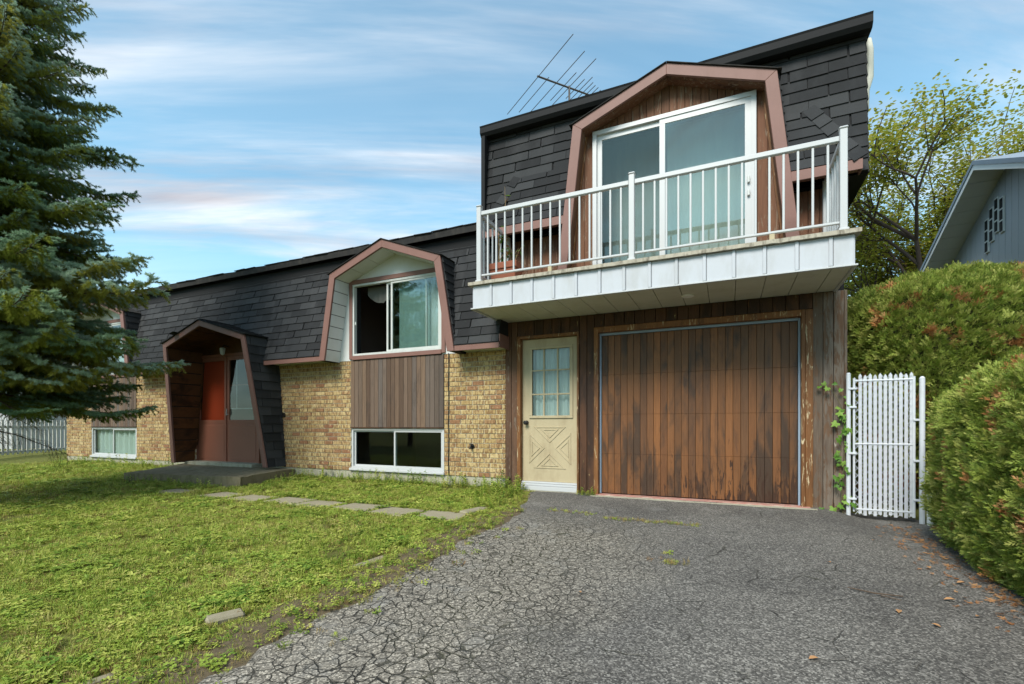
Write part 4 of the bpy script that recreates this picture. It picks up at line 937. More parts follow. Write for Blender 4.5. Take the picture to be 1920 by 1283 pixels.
def leafquad(b, c, d, L, wd, up=(0, 0, 1), fold=.25, r=0):     # folded six-point leaf
    d = Vector(d).normalized(); s_ = d.cross(Vector(up)); s_ = (s_ if s_.length > .01 else Vector((1, 0, 0))).normalized(); n_ = s_.cross(d); c = Vector(c); i = len(b.v)
    b.v += [tuple(c), tuple(c + d * L * .35 + s_ * wd + n_ * fold * wd), tuple(c + d * L * .7 + s_ * wd * .8 + n_ * fold * wd), tuple(c + d * L), tuple(c + d * L * .7 - s_ * wd * .8 + n_ * fold * wd), tuple(c + d * L * .35 - s_ * wd + n_ * fold * wd)]
    b.f += [(i, i + 1, i + 2, i + 3), (i, i + 3, i + 4, i + 5)]; b.r += [r, r]
rs = random.Random(21)
def t_grass(n, h0, h1, sp_, wd=.0022, curl=.5):
    b = MB()
    for _ in range(n):
        a = rs.uniform(0, 6.28); rr_ = sp_ * math.sqrt(rs.random()); t_ = rs.uniform(.1, .75)
        blade(b, (rr_ * math.cos(a), rr_ * math.sin(a), -.005), (math.cos(a + rs.uniform(-1, 1)) * t_, math.sin(a + rs.uniform(-1, 1)) * t_, 1), rs.uniform(h0, h1), wd * rs.uniform(.7, 1.3), curl * rs.random())
    return b
def t_clover(n, h, sp_, ls):
    b = MB()
    for _ in range(n):
        a = rs.uniform(0, 6.28); rr_ = sp_ * math.sqrt(rs.random()); c = Vector((rr_ * math.cos(a), rr_ * math.sin(a), h * rs.uniform(.3, 1.0))); a0 = rs.uniform(0, 6.28); til = rs.uniform(-.4, .6)
        for k in range(3):
            an_ = a0 + k * 2.094; leafquad(b, c, (math.cos(an_), math.sin(an_), til + rs.uniform(-.3, .3)), ls * rs.uniform(.8, 1.2), ls * .45, fold=.2)
    return b
def t_rosette(n, L):
    b = MB()
    for k in range(n):
        an_ = k * 2.4 + rs.uniform(-.3, .3); leafquad(b, (0, 0, .004), (math.cos(an_), math.sin(an_), rs.uniform(.25, .9)), L * rs.uniform(.6, 1.1), L * .16, fold=.3)
    return b
def t_weed(h, n, ls):
    b = MB(); lean = Vector((rs.uniform(-.25, .25), rs.uniform(-.25, .25), 1))
    for k in range(n):
        f = (k + 1) / n; c = lean * h * f; an_ = k * 2.4; leafquad(b, c, (math.cos(an_), math.sin(an_), rs.uniform(-.2, .6)), ls * rs.uniform(.7, 1.2) * (1.15 - .5 * f), ls * .28, fold=.2)
    b.tube([(0, 0, 0), tuple(lean * h)], .002, 3, cap=False)
    return b
TG = [template('grass_tuft', t_grass(16, .025, .055, .035), ['grass']), template('grass_tuft', t_grass(14, .03, .075, .04), ['grass']), template('clover', t_clover(11, .035, .045, .014), ['grass']), template('clover', t_clover(12, .045, .05, .017), ['weed']),
      template('rosette', t_rosette(8, .075), ['weed']), template('straw', t_grass(12, .03, .08, .04, .0018, 1.0), ['straw'])]
TW = [template('weed', t_weed(.20, 14, .055), ['weed']), template('weed', t_weed(.13, 11, .05), ['weed']), template('weed', t_weed(.28, 18, .05), ['weed']), template('weed', t_grass(16, .10, .24, .05, .003, .7), ['grass'])]
PAV = [(-3.03, -1.97), (-3.66, -1.98), (-4.29, -1.90), (-4.96, -1.93), (-5.53, -1.92), (-6.20, -1.98), (-6.86, -1.98), (-7.95, -2.0)]
EDG = [(-2.79, -1.62), (-2.66, -3.60), (-2.73, -4.78), (-2.66, -5.52)]
rv = random.Random(8)
for i, (x, y) in enumerate(PAV):
    rz = Matrix.Rotation(rv.uniform(-.10, .10) + (.0 if i else .12), 4, 'Z') @ Matrix.Rotation(rv.uniform(-.02, .02), 4, 'X')
    me = MB().box(-.285, .285, -.215, .215, -.05, .0).mesh('stepping_stone', True, .008); me.materials.append(MATS['paver'])
    tag(put('stepping_stone', me, None, None, Matrix.Translation((x, y, gz(x, y) + .018)) @ rz), ['concrete stepping stone at the driveway end of the path', 'concrete stepping stone, second from the driveway', 'concrete stepping stone, third from the driveway', 'concrete stepping stone, fourth from the driveway', 'concrete stepping stone, fifth from the driveway', 'concrete stepping stone, sixth from the driveway', 'concrete stepping stone, seventh from the driveway', 'half overgrown stepping stone beside the porch slab, last from the driveway'][i], 'stepping stone', 'stepping stones across the lawn')
EL = ['pale edging block by the first stepping stone', 'overgrown edging block between path and the loose lawn brick', 'loose concrete edging block lying bare in the lawn edge', 'sunken edging block at the street end of lawn edge']
for i, (x, y) in enumerate(EDG):
    d = [(.40, .12), (.45, .10), (.20, .10), (.35, .10)][i]
    me = MB().box(-d[0] / 2, d[0] / 2, -d[1] / 2, d[1] / 2, -.06, .0).mesh('edging_block', True, .012); me.materials.append(MATS['paver'])
    tag(put('edging_block', me, None, None, Matrix.Translation((x, y, gz(x, y) + [.035, .006, .035, .008][i])) @ Matrix.Rotation([1.35, 1.5, 1.15, 1.4][i], 4, 'Z') @ Matrix.Rotation(.06, 4, 'X')), EL[i], 'edging block')
def on_stone(x, y):
    return any(abs(x - a) < .27 and abs(y - c) < .19 for a, c in PAV) or any(abs(x - a) < .05 and abs(y - c) < (.18 if i != 2 else .09) for i, (a, c) in enumerate(EDG))
def in_stoop(x, y): return -10.3 < x < -7.45 and y > -1.5
pts, rots, scl, idx = [], [], [], []
while len(pts) < 80000:
    r_ = 0.9 + 16 * rv.random() ** 1.55; an_ = rv.uniform(R(96), R(186)) ; x = EYE.x + r_ * math.cos(an_); y = EYE.y + r_ * math.sin(an_)
    if y > -.02 and x > L0 - .1: continue
    e = x - drive_edge(y)
    nz = noise.noise((x * 1.6, y * 1.6, 2.0)) + .5 * noise.noise((x * 4.5, y * 4.5, 5.0))
    if e > .10 * max(-1, nz) or on_stone(x, y) or in_stoop(x, y): continue
    dp = math.hypot(x + 9.9, y + 3.4)
    if dp < 1.6 and rv.random() < .6 * (1 - dp / 1.6) + .2: continue
    near = smooth(-.75, 0, e)                   # worn strip beside the asphalt
    if rv.random() < near * (.34 if y < -1.8 else .1) + (.82 if nz < -.40 else 0): continue
    far = smooth(5, 13, r_)
    k = rv.random(); kk = 0 if k < .42 else 1 if k < .72 else 2 if k < .86 else 3 if k < .89 else 4 if k < .915 else 5
    if nz > .3 and rv.random() < .45: kk = 3
    if near > .3 and rv.random() < .35 * near: kk = 5
    if nz < -.2 and rv.random() < .18: kk = 5
    pts.append((x, y, gz(x, y) + .001)); rots.append((rv.uniform(-.2, .2), rv.uniform(-.2, .2), rv.uniform(0, 6.28))); scl.append(rv.uniform(.5, 1.05) * (1 + .6 * far) * (.7 if near > .5 else 1)); idx.append(kk)
scatter('lawn_grass', pts, rots, scl, idx, TG, None, 'short patchy lawn of grass and clover before the house', 'grass')
# taller weeds at the wall foot, the stoop and the driveway corner
pts, rots, scl, idx = [], [], [], []
def weeds(n, x0, x1, y0, y1, s0=.6, s1=1.1, ids=(0, 1, 2, 3)):
    for _ in range(n):
        x, y = rv.uniform(x0, x1), rv.uniform(y0, y1)
        if in_stoop(x, y): continue
        pts.append((x, y, gz(x, y))); rots.append((rv.uniform(-.25, .25), rv.uniform(-.25, .25), rv.uniform(0, 6.28))); scl.append(rv.uniform(s0, s1)); idx.append(rv.choice(ids))
weeds(230, -7.4, -3.1, -.28, -.03, .4, 1.05); weeds(110, -3.25, -2.72, -.85, -.05, .5, 1.1); weeds(60, -3.0, -2.55, -1.5, -.6, .3, .75)
weeds(60, -13.0, -10.9, -.5, -.05, .5, 1.2); weeds(45, -16, -13, -.4, -.05, .5, 1.2); weeds(60, -10.3, -7.4, -1.78, -1.52, .4, .85, (0, 1)); weeds(26, -1.98, -1.68, -.16, -.05, .3, .6, (0, 1)); weeds(20, -7.45, -7.0, -1.3, -.1, .4, .9)
for _ in range(24):
    x, y = rv.uniform(-6.5, -2.7), rv.uniform(-5.4, -2.4); weeds(9, x - .16, x + .16, y - .12, y + .12, .18, .42, (0, 1, 1, 3))
weeds(22, -3.3, -2.5, -4.3, -2.4, .25, .5, (1, 0)); weeds(14, -4.6, -2.6, -5.6, -4.3, .3, .55, (0, 1)); weeds(5, -3.35, -3.15, -3.3, -2.9, .7, .9, (2,))
for _ in range(26):
    y = rv.uniform(-6, -1.2); x = drive_edge(y) + rv.uniform(-.22, .10); weeds(7, x - .08, x + .08, y - .08, y + .08, .2, .48, (0, 1, 1))
scatter('foundation_weeds', pts, rots, scl, idx, TW, None, 'leafy green weeds growing along the foundation and slab', 'weeds')
# grass and straw in the asphalt
pts, rots, scl, idx = [], [], [], []
def clump(n, x, y, r1, ids, s0=.6, s1=1.1):
    for _ in range(n):
        a, c = x + rv.gauss(0, r1), y + rv.gauss(0, r1 * .8)
        pts.append((a, c, gz(a, c) + .012)); rots.append((rv.uniform(-.4, .4), rv.uniform(-.4, .4), rv.uniform(0, 6.28))); scl.append(rv.uniform(s0, s1)); idx.append(rv.choice(ids))
clump(16, -.40, -2.76, .055, (5, 5, 0), .5, 1.0); clump(5, -.47, -2.52, .03, (0, 2), .4, .7)
for k in range(22): clump(4, -1.22 + k * .045, -1.44 + .02 * math.sin(k), .03, (5, 5, 0), .4, .8)
for k in range(10): clump(3, -1.95 + k * .06, -1.28, .05, (5, 0), .4, .8)
for k in range(60):
    y = rv.uniform(-5.6, -2.2); clump(4, drive_edge(y) + rv.uniform(.0, .42) ** 1.1, y, .035, (5, 5, 0, 2), .4, .85)
for k in range(420):
    y = rv.uniform(-6.0, -1.3); clump(3, drive_edge(y) + rv.uniform(-.34, .10), y, .03, (5, 0, 2, 3, 5, 1), .35, .8)
scatter('crack_grass', pts, rots, scl, idx, TG, None, 'dry straw and grass sprouting from asphalt cracks', 'grass')
def dirt_strip():
    b = MB(); ys_ = np.arange(-1.3, -7.5, -.07); n = 7
    for y in ys_:
        e = drive_edge(y); wdt = .22 + .18 * noise.noise((1, y * 2.1, 3)) + .1 * noise.noise((1, y * 7, 3))
        for i in range(n):
            u = i / (n - 1); x = e - .30 + (.30 + max(.02, wdt * .55)) * u; b.v.append((x, y, gz(x, y) + .0085 + .012 * math.sin(u * math.pi) * (1 if i < n - 1 else 0) + (.008 * noise.noise((x * 12, y * 12, 0)) if 0 < i < n - 1 else -.004)))
    for j in range(len(ys_) - 1):
        for i in range(n - 1): k = j * n + i; b.f.append((k, k + n, k + n + 1, k + 1)); b.r.append(0)
    return b
tag(dirt_strip().build('dirt_verge', 'dirt', smooth=True), 'bare soil strip between lawn and asphalt', 'soil', kind='structure')

# ------------------------------------------------------------------ cedar hedges
def t_spray(n, dead=False):
    b = MB()
    for st_ in range(3):          # three fronds from one foot
        ba = (st_ - 1) * .55 + rs.uniform(-.15, .15); bd_ = Vector((math.sin(ba), rs.uniform(-.35, .35), math.cos(ba))); LL = rs.uniform(.75, 1.0)
        for k in range(n):
            f = (k + .5) / n; s_ = 1 if k % 2 else -1; c = bd_ * f * .8 * LL; a = ba + (.85 - .35 * f) * s_
            d = Vector((math.sin(a), rs.uniform(-.35, .35), math.cos(a))); leafquad(b, c, d, .30 * (1.1 - .65 * f) * rs.uniform(.75, 1.15), .030, up=(0, 1, 0), fold=.3)
        leafquad(b, bd_ * .62 * LL, bd_, .32, .030, up=(0, 1, 0))
    return b
TS = [template('cedar_spray', t_spray(11), ['cedar']), template('cedar_spray', t_spray(13), ['cedar']), template('cedar_spray', t_spray(9), ['cedar']), template('dead_spray', t_spray(11), ['cedar_dead'])]
def hedge(name, c, half, n, label, seed, expo=.45, lean=0.0, tilt=0.0, deadth=.28):
    rh = random.Random(seed); root = thing(name, (c[0], c[1], -.15), label, 'hedge')
    def surf(u, v):     # rounded block: direction (az, el) -> point
        cu, su, cv_, sv = math.cos(u), math.sin(u), math.cos(v), math.sin(v); pw = lambda x: math.copysign(abs(x) ** expo, x)
        p = Vector((half[0] * pw(cv_) * pw(cu), half[1] * pw(cv_) * pw(su), half[2] * pw(sv)))
        k = 1 + .07 * noise.noise(Vector((p.x * 1.1 + seed, p.y * 1.1, p.z * 1.1))) + .04 * noise.noise(Vector((p.x * 3.1 + seed, p.y * 3.1, p.z * 3.1)))
        p = Vector((p.x * k, p.y * (1 + (k - 1) * .6), p.z * k)); p.x += lean * (p.z + half[2]); p.z += tilt * p.x if p.z > 0 else 0
        return Vector(c) + p
    NU, NV = 96, 40; b = MB()
    for j in range(NV + 1):
        for i in range(NU): b.v.append(tuple(surf(2 * math.pi * i / NU, -math.pi / 2 + math.pi * j / NV)))
    for j in range(NV):
        for i in range(NU): b.f.append((j * NU + i, j * NU + (i + 1) % NU, (j + 1) * NU + (i + 1) % NU, (j + 1) * NU + i)); b.r.append(0)
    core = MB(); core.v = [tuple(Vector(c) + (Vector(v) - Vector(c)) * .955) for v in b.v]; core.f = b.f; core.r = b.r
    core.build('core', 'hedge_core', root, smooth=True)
    me = bpy.data.meshes.new('tmp'); me.from_pydata(b.v, [], b.f); me.update()
    ar = np.array([p.area for p in me.polygons]); nr = np.array([p.normal[:] for p in me.polygons]); ce = np.array([p.center[:] for p in me.polygons])
    if ((ce - np.array(c)) * nr).sum() < 0: nr = -nr
    toe = np.array(EYE)[None, :] - ce; toe /= np.linalg.norm(toe, axis=1)[:, None]; fac = (toe * nr).sum(1)
    dist = np.linalg.norm(ce - np.array(EYE), axis=1)
    wt = ar * np.where(fac > -.15, 1.0, .18) * np.clip(5.0 / dist, .35, 2.5); wt[ce[:, 2] < -.25] = 0
    pick = RNG.choice(len(ar), n, p=wt / wt.sum()); P_, R_, S_, I_ = [], [], [], []
    vs = np.array(b.v)
    for f in pick:
        q = vs[list(b.f[f])]; a_, c_ = rh.random(), rh.random(); p = (q[0] * (1 - a_) + q[1] * a_) * (1 - c_) + (q[3] * (1 - a_) + q[2] * a_) * c_; nn = Vector(nr[f])
        dn = noise.noise(Vector(p) * 2.3 + Vector((seed, 0, 0))) + .5 * noise.noise(Vector(p) * 6.1)
        up = (nn * rh.uniform(.5, 1.1) + Vector((0, 0, .45)) + Vector((rh.gauss(0, .33), rh.gauss(0, .33), rh.gauss(0, .33)))).normalized()
        q_ = up.to_track_quat('Z', 'Y') @ Matrix.Rotation(rh.uniform(0, 6.28), 3, 'Z').to_quaternion()
        P_.append(tuple(Vector(p) - nn * (rh.uniform(-.015, .09)))); R_.append(tuple(q_.to_euler())); S_.append(rh.uniform(.045, .095) if rh.random() < .95 else rh.uniform(.10, .14)); I_.append(3 if (dn > deadth + rh.uniform(-.05, .25)) else rh.randint(0, 2))
    bpy.data.meshes.remove(me)
    scatter('foliage', P_, R_, S_, I_, TS, root)
    return root
hedge('cedar_hedge', (2.64, 3.85, 1.45), (1.24, 3.50, 1.58), 70000, 'tall rounded cedar hedge rising behind the white gate', 3, .5, tilt=.09)
hedge('cedar_hedge', (2.66, -3.72, .60), (1.10, 3.25, .86), 80000, 'lower trimmed cedar hedge running along the driveway edge', 9, .42, .08)

# ------------------------------------------------------------------ blue spruce
def bough(L, seed):
    r_ = random.Random(seed); b = MB()
    ax = lambda t_: Vector((L * t_, .05 * math.sin(t_ * 3 + seed), L * (-.22 * t_ + .02 * math.sin(t_ * 6) + .20 * t_ ** 3)))
    b.tube([ax(k / 8) for k in range(9)], [.016 * L * (1.05 - k / 8) for k in range(9)], 5, 2)
    def needles(p0, p1, mat, dens=.0065, ln=.038):
        d = p1 - p0; ll = d.length; d = d.normalized(); a = d.orthogonal().normalized(); c = d.cross(a)
        n = max(3, int(ll / dens))
        for k in range(n):
            q = p0 + d * ll * (k + r_.random()) / n
            for _ in range(3):
                an_ = r_.uniform(0, 6.28); rad = (a * math.cos(an_) + c * math.sin(an_)); nd_ = (rad * .85 + d * r_.uniform(.3, .8)).normalized(); l_ = ln * r_.uniform(.7, 1.15)
                s_ = nd_.cross(d).normalized() * .0058; i = len(b.v); b.v += [tuple(q - s_), tuple(q + s_), tuple(q + nd_ * l_)]; b.f.append((i, i + 1, i + 2)); b.r.append(mat)
        for _ in range(2):      # short needles crowd the tip
            i = len(b.v); s_ = a * .004; b.v += [tuple(p1 - s_), tuple(p1 + s_), tuple(p1 + d * ln * .8)]; b.f.append((i, i + 1, i + 2)); b.r.append(mat)
    n = int(L / .052)
    for k in range(n):
        t_ = .14 + .86 * (k + .5) / n; p = ax(t_); s_ = 1 if k % 2 else -1
        ll = (.15 + .62 * (1 - t_)) * r_.uniform(.7, 1.15) * min(1, .45 + t_ * 2)
        d = Vector((.75 + r_.uniform(-.2, .2), s_, r_.uniform(-.35, .10))).normalized(); tip = p + d * ll + Vector((0, 0, -.10 * ll * ll + .02))
        b.tube([p, tip], [.004, .0015], 3, 2, cap=False)
        mid_ = p.lerp(tip, .42); needles(mid_, tip, 0); needles(p.lerp(tip, .12), mid_, 1, .011)
        m_ = int(ll / .045)
        for q in range(m_):
            f = (q + .7) / (m_ + .4); sp0 = p.lerp(tip, f); s2 = 1 if q % 2 else -1
            hang = r_.random() < (.55 if f < .6 else .18)
            d2 = (d * .8 + Vector((s2 * .7 * d.y * -1, s2 * .7 * d.x, 0)) + Vector((0, 0, r_.uniform(-1.6, -.7) if hang else r_.uniform(-.15, .3)))).normalized()
            l2 = r_.uniform(.06, .12) * (1.5 if hang else 1) * (1.1 - .4 * f); needles(sp0, sp0 + d2 * l2, 1 if hang or f < .3 else 0)
    needles(ax(.75), ax(1.0), 0, .008)
    me = bpy.data.meshes.new('bough'); me.from_pydata(b.v, [], b.f)
    for m_ in ('needles', 'needles_old', 'bark'): me.materials.append(MATS[m_])
    me.polygons.foreach_set('material_index', [int(q) for q in b.r]); return me
def deadtwig(seed):
    r_ = random.Random(seed); b = MB(); tip = Vector((1.2, 0, -.45)); b.tube([(0, 0, 0), (.5, 0, -.12), tuple(tip)], [.014, .009, .003], 5)
    for k in range(26):
        t_ = .2 + .8 * k / 26; p = Vector((1.2 * t_, 0, -.1 * t_ - .35 * t_ * t_)); s_ = 1 if k % 2 else -1; e = p + Vector((r_.uniform(0, .25), s_ * r_.uniform(.08, .3), r_.uniform(-.38, -.05))); b.tube([p, p.lerp(e, .5) + Vector((0, 0, .03)), e], [.004, .003, .001], 3, cap=False)
        for _ in range(3):
            q = p.lerp(e, r_.uniform(.3, .9)); b.tube([q, q + Vector((r_.uniform(-.1, .1), r_.uniform(-.1, .1), r_.uniform(-.2, .02)))], [.0022, .001], 3, cap=False)
    return b.mesh('dead_twig')
SPX, SPY = -9.45, -3.78; sz = gz(SPX, SPY)
spr = thing('spruce_tree', (SPX, SPY, sz), 'tall blue-green spruce with drooping boughs in front of the porch', 'tree')
MB().tube([(SPX, SPY, sz - .1), (SPX, SPY, sz + .3), (SPX + .02, SPY, 3), (SPX, SPY, 7), (SPX, SPY, 11.6)], [.24, .19, .16, .10, .02], 12).build('trunk', 'bark', spr)
BO = [bough(2.0, 101), bough(2.0, 102), bough(2.0, 103), bough(1.5, 104), bough(1.5, 105)]
rz_ = random.Random(77); zc = 1.50; lev = 0
while zc < 10.9:
    Lr = 2.12 * smooth(-1.2, 2.6, zc) * (1 - max(0, zc - 2.2) / 9.6) + .12
    nb_ = 8
    for k in range(nb_):
        az = lev * 1.1 + k * 2 * math.pi / nb_ + rz_.uniform(-.3, .3); Lb = Lr * rz_.uniform(.72, 1.10)
        me = BO[rz_.randint(0, 4)]; base = 2.0 if me in BO[:3] else 1.5; s_ = Lb / base
        # thickness of shoots kept near life size by choosing the longer mesh for long boughs
        mw = Matrix.Translation((SPX, SPY, zc + rz_.uniform(-.12, .12))) @ Matrix.Rotation(az, 4, 'Z') @ Matrix.Rotation(rz_.uniform(-.18, .12) + .05 - (.22 * smooth(4, 9, zc)), 4, 'Y') @ Matrix.Rotation(rz_.uniform(-.25, .25), 4, 'X') @ Matrix.Diagonal((s_, max(.75, s_), max(.8, s_), 1))
        put('bough', me, None, spr, mw)
    zc += .27; lev += 1
DT = [deadtwig(1), deadtwig(2)]
for me in DT: me.materials.append(MATS['bark'])
for k in range(11):
    mw = Matrix.Translation((SPX, SPY, rz_.uniform(.9, 1.6))) @ Matrix.Rotation(k * .7 + rz_.uniform(-.2, .2), 4, 'Z') @ Matrix.Rotation(rz_.uniform(-.1, .3), 4, 'Y') @ Matrix.Scale(rz_.uniform(.7, 1.05), 4)
    put('dead_branch', DT[k % 2], None, spr, mw)

# ------------------------------------------------------------------ broadleaf trees
def broad_tree(seed, H, spread, levels, nleaf, leaf_s, start=.28, twigs=5, up=.75):
    r_ = random.Random(seed); wood = MB(); tips = []
    def grow(p, d, L, rad, lv):
        pts_ = [p]; n = 4
        for k in range(n):
            d = (d + Vector((r_.gauss(0, .10), r_.gauss(0, .10), r_.gauss(.03, .06)))).normalized(); p = p + d * L / n; pts_.append(p)
        wood.tube(pts_, [rad * (1 - .45 * k / n) for k in range(n + 1)], 6 if lv > 1 else 8, cap=False)
        if lv >= levels: tips.append((pts_[2], d)); tips.append((p, d)); return
        for k in range(twigs if lv else twigs + 1):
            f = 1.0 if k == 0 else r_.uniform(.35, 1.0); q = pts_[min(n, max(1, round(f * n)))]; a = r_.uniform(0, 6.28); o_ = d.orthogonal().normalized(); sd_ = (o_ * math.cos(a) + d.cross(o_) * math.sin(a))
            grow(q, (d * up + sd_ * r_.uniform(.45, .85) * spread + Vector((0, 0, .12))).normalized(), L * r_.uniform(.58, .82), rad * r_.uniform(.45, .6), lv + 1)
    grow(Vector((0, 0, -.2)), Vector((0, 0, 1)), H * start, H * .014, 0)
    lv_ = MB()
    for k in range(nleaf):
        p, d = tips[r_.randrange(len(tips))]; c = p + Vector((r_.gauss(0, .16), r_.gauss(0, .16), r_.gauss(0, .13))) * (H / 10); a = r_.uniform(0, 6.28); i0 = len(lv_.r)
        leafquad(lv_, c, (math.cos(a), math.sin(a), r_.uniform(-.9, .2)), leaf_s * r_.uniform(.7, 1.3), leaf_s * .42, fold=.25)
        q = r_.random()
        for z in range(i0, len(lv_.r)): lv_.r[z] = q
    return wood, lv_
wd_, lf_ = broad_tree(5, 12.5, 1.12, 4, 70000, .088, .34, 5, .78)
mw_w, mw_l = wd_.mesh('trunk', False, 0, True), lf_.mesh('crown', False)
def plant_tree(name, x, y, z, s, rz, label, leafmat, barkmat='maple_bark', grp=None):
    o = thing(name, (x, y, z), label, 'tree', grp); M_ = Matrix.Translation((x, y, z)) @ Matrix.Rotation(rz, 4, 'Z') @ Matrix.Scale(s, 4)
    a, c = mw_w, mw_l
    if leafmat != 'maple_leaf' or barkmat != 'maple_bark': a, c = mw_w.copy(), mw_l.copy(); a.materials.clear(); c.materials.clear()
    put('trunk', a, barkmat, o, M_); put('crown', c, leafmat, o, M_)
plant_tree('maple_tree', 9.6, 13.6, -.1, 1.15, 2.2, 'second maple behind the neighbour roof, its crown merging with the first', 'maple_leaf')
plant_tree('maple_tree', 5.9, 12.4, -.1, .98, .6, 'thin yellow-green maple showing its branches behind the garage and hedge', 'maple_leaf')
plant_tree('plum_tree', 3.9, 13.5, -.1, .36, 2.0, 'small purple-leaved tree low behind the hedge', 'purple_leaf')
plant_tree('street_tree', -2.2, -19, -.4, 1.0, 1.0, 'leafy street tree mirrored in the patio door', 'street_leaf')
plant_tree('street_tree', -18.0, -17.5, -.4, 1.0, 3.0, 'large street tree mirrored in the bay window', 'street_leaf')
plant_tree('street_tree', -30.0, -25, -.4, 1.0, 4.2, 'street tree standing farther down the road, mirrored beside the large one', 'street_leaf')

# ------------------------------------------------------------------ gate of chain link woven with white slats
gate = thing('gate', (1.60, -.06, gz(1.6, -.06)), 'white slatted chain link gate between garage corner and cedar hedge', 'gate')
g0, g1, gzb, gzt = 1.285, 1.86, -.045, 1.50; GY = -.07
MB().tube([(1.262, GY, -.10), (1.262, GY, 1.53)], .022, 12).tube([(1.262, GY, 1.53), (1.262, GY, 1.545)], [.024, .012], 12).build('hinge_post', 'galvanised', gate)
lp_ = thing('gate_post', (1.925, GY, -.15), 'white round latch post of the gate against the cedar hedge', 'post')
MB().tube([(1.925, GY - .02, -.16), (1.925, GY - .02, 1.45)], .026, 12).build('pole', 'galvanised', lp_); MB().tube([(1.925, GY - .02, 1.45), (1.925, GY - .02, 1.475)], [.029, .012], 12).build('cap', 'galvanised', lp_)
MB().tube([(2.0, GY - .05, -.25), (2.0, GY - .05, .45)], .045, 12).build('stub_pipe', 'white_plastic', lp_)
MB().tube([(g0 + .03, GY, gzb), (g0 + .03, GY, gzt - .02)], .012, 8).build('frame_tube', 'galvanised', gate); MB().tube([(g1, GY, gzb - .03), (g1, GY, gzt - .02)], .014, 8).build('frame_tube', 'galvanised', gate)
for z in (gzb + .03, .73, gzt - .05): MB().tube([(g0 + .03, GY, z), (g1, GY, z)], .011, 8).build('cross_tube', 'galvanised', gate)
for k in range(11):
    x = g0 + .088 + k * .0465; h = gzt + (.03 if k % 2 == 0 else .015)
    mb = MB(); sheet2d(mb, [(x - .0155, gzb - .02 - .02 * (k % 2)), (x + .0155, gzb - .02 - .02 * (k % 2)), (x + .0155, h - .025), (x, h), (x - .0155, h - .025)], K(GY - .002), K(GY + .004)); mb.build('slat', 'vinyl_slat', gate)
wm = MB(); pitch = .083; wdt = g1 - g0 - .03
for s_ in (1, -1):     # zigzag wires
    c = -wdt * 1.6
    while c < 1.62 + wdt * 1.6:
        x0, z0 = g0 + .03, gzb + c; x1, z1 = g1, z0 + s_ * wdt * 1.28
        ta = max(0, min(1, (gzb - .03 - z0) / (z1 - z0))); tb = max(0, min(1, (gzt - z0) / (z1 - z0))); ta, tb = min(ta, tb), max(ta, tb)
        if tb - ta > .02: wm.tube([(x0 + (x1 - x0) * ta, GY - .006 - .003 * s_, z0 + (z1 - z0) * ta), (x0 + (x1 - x0) * tb, GY - .006 - .003 * s_, z0 + (z1 - z0) * tb)], .0024, 4, cap=False)
        c += pitch
tag(wm.build('wire_mesh', 'galvanised', gate), kind='stuff')
for z in (1.36, 1.15, .62, .10): box('hinge_clip', 'galvanised', gate, 1.255, g0 + .05, GY - .028, GY + .02, z - .012, z + .012, .003)
for z in (1.0, .55, .12): box('latch_clip', 'galvanised', gate, g1 - .01, 1.93, GY - .026, GY + .01, z - .012, z + .012, .003)

# ------------------------------------------------------------------ vine on the corner boards
vn = thing('climbing_vine', (1.2, -.05, -.2), 'green vine climbing the grey corner boards beside the gate', 'vine')
vp = [(1.22, -.05, -.22), (1.20, -.04, .15), (1.225, -.05, .5), (1.23, -.045, .85), (1.20, -.045, 1.15), (1.1, -.04, 1.38), (1.03, -.04, 1.45)]
MB().tube(vp, [.006, .005, .005, .004, .004, .003, .002], 5).tube([(1.23, -.05, .02), (1.1, -.08, -.08), (1.0, -.10, -.07)], .004, 5).build('stem', 'stem', vn)
def vleaf(sz_):
    b = MB(); pr = [(0, 0), (.30, -.22), (.52, -.02), (.36, .22), (.50, .50), (.22, .48), (0, .95), (-.22, .48), (-.50, .50), (-.36, .22), (-.52, -.02), (-.30, -.22)]
    i = len(b.v); b.v.append((0, .25, .06))
    for x, y in pr: b.v.append((x, y, -.10 * abs(x)))
    for k in range(len(pr)): b.f.append((0, 1 + k, 1 + (k + 1) % len(pr))); b.r.append(0)
    me = b.mesh('leaf', False); me.materials.append(MATS['vine_leaf']); return me
VL = vleaf(1); rq = random.Random(4)
spots = [(1.02, 1.44), (1.06, 1.38), (.98, 1.40), (1.12, 1.43), (1.19, 1.36), (1.24, 1.28)] + [(1.20 + rq.uniform(-.06, .07), 0.22 + .030 * k) for k in range(34)] + [(1.22 + rq.uniform(-.02, .05), .12), (1.0, -.03), (1.06, -.07), (1.12, -.02), (1.17, .02), (1.23, .07), (1.27, .13), (1.3, .05), (.95, -.10), (1.04, -.13), (1.25, -.12), (1.3, -.16), (.9, -.14)]
for x, z in spots:
    s_ = rq.uniform(.042, .09); put('leaf', VL, None, vn, Matrix.Translation((x, -.07 + rq.uniform(-.03, .02), z)) @ Matrix.Rotation(rq.uniform(-.7, .7) + math.pi * .0, 4, 'Z') @ Matrix.Rotation(R(70) + rq.uniform(-.6, .4), 4, 'X') @ Matrix.Rotation(math.pi + rq.uniform(-.9, .9), 4, 'Z') @ Matrix.Scale(s_, 4))

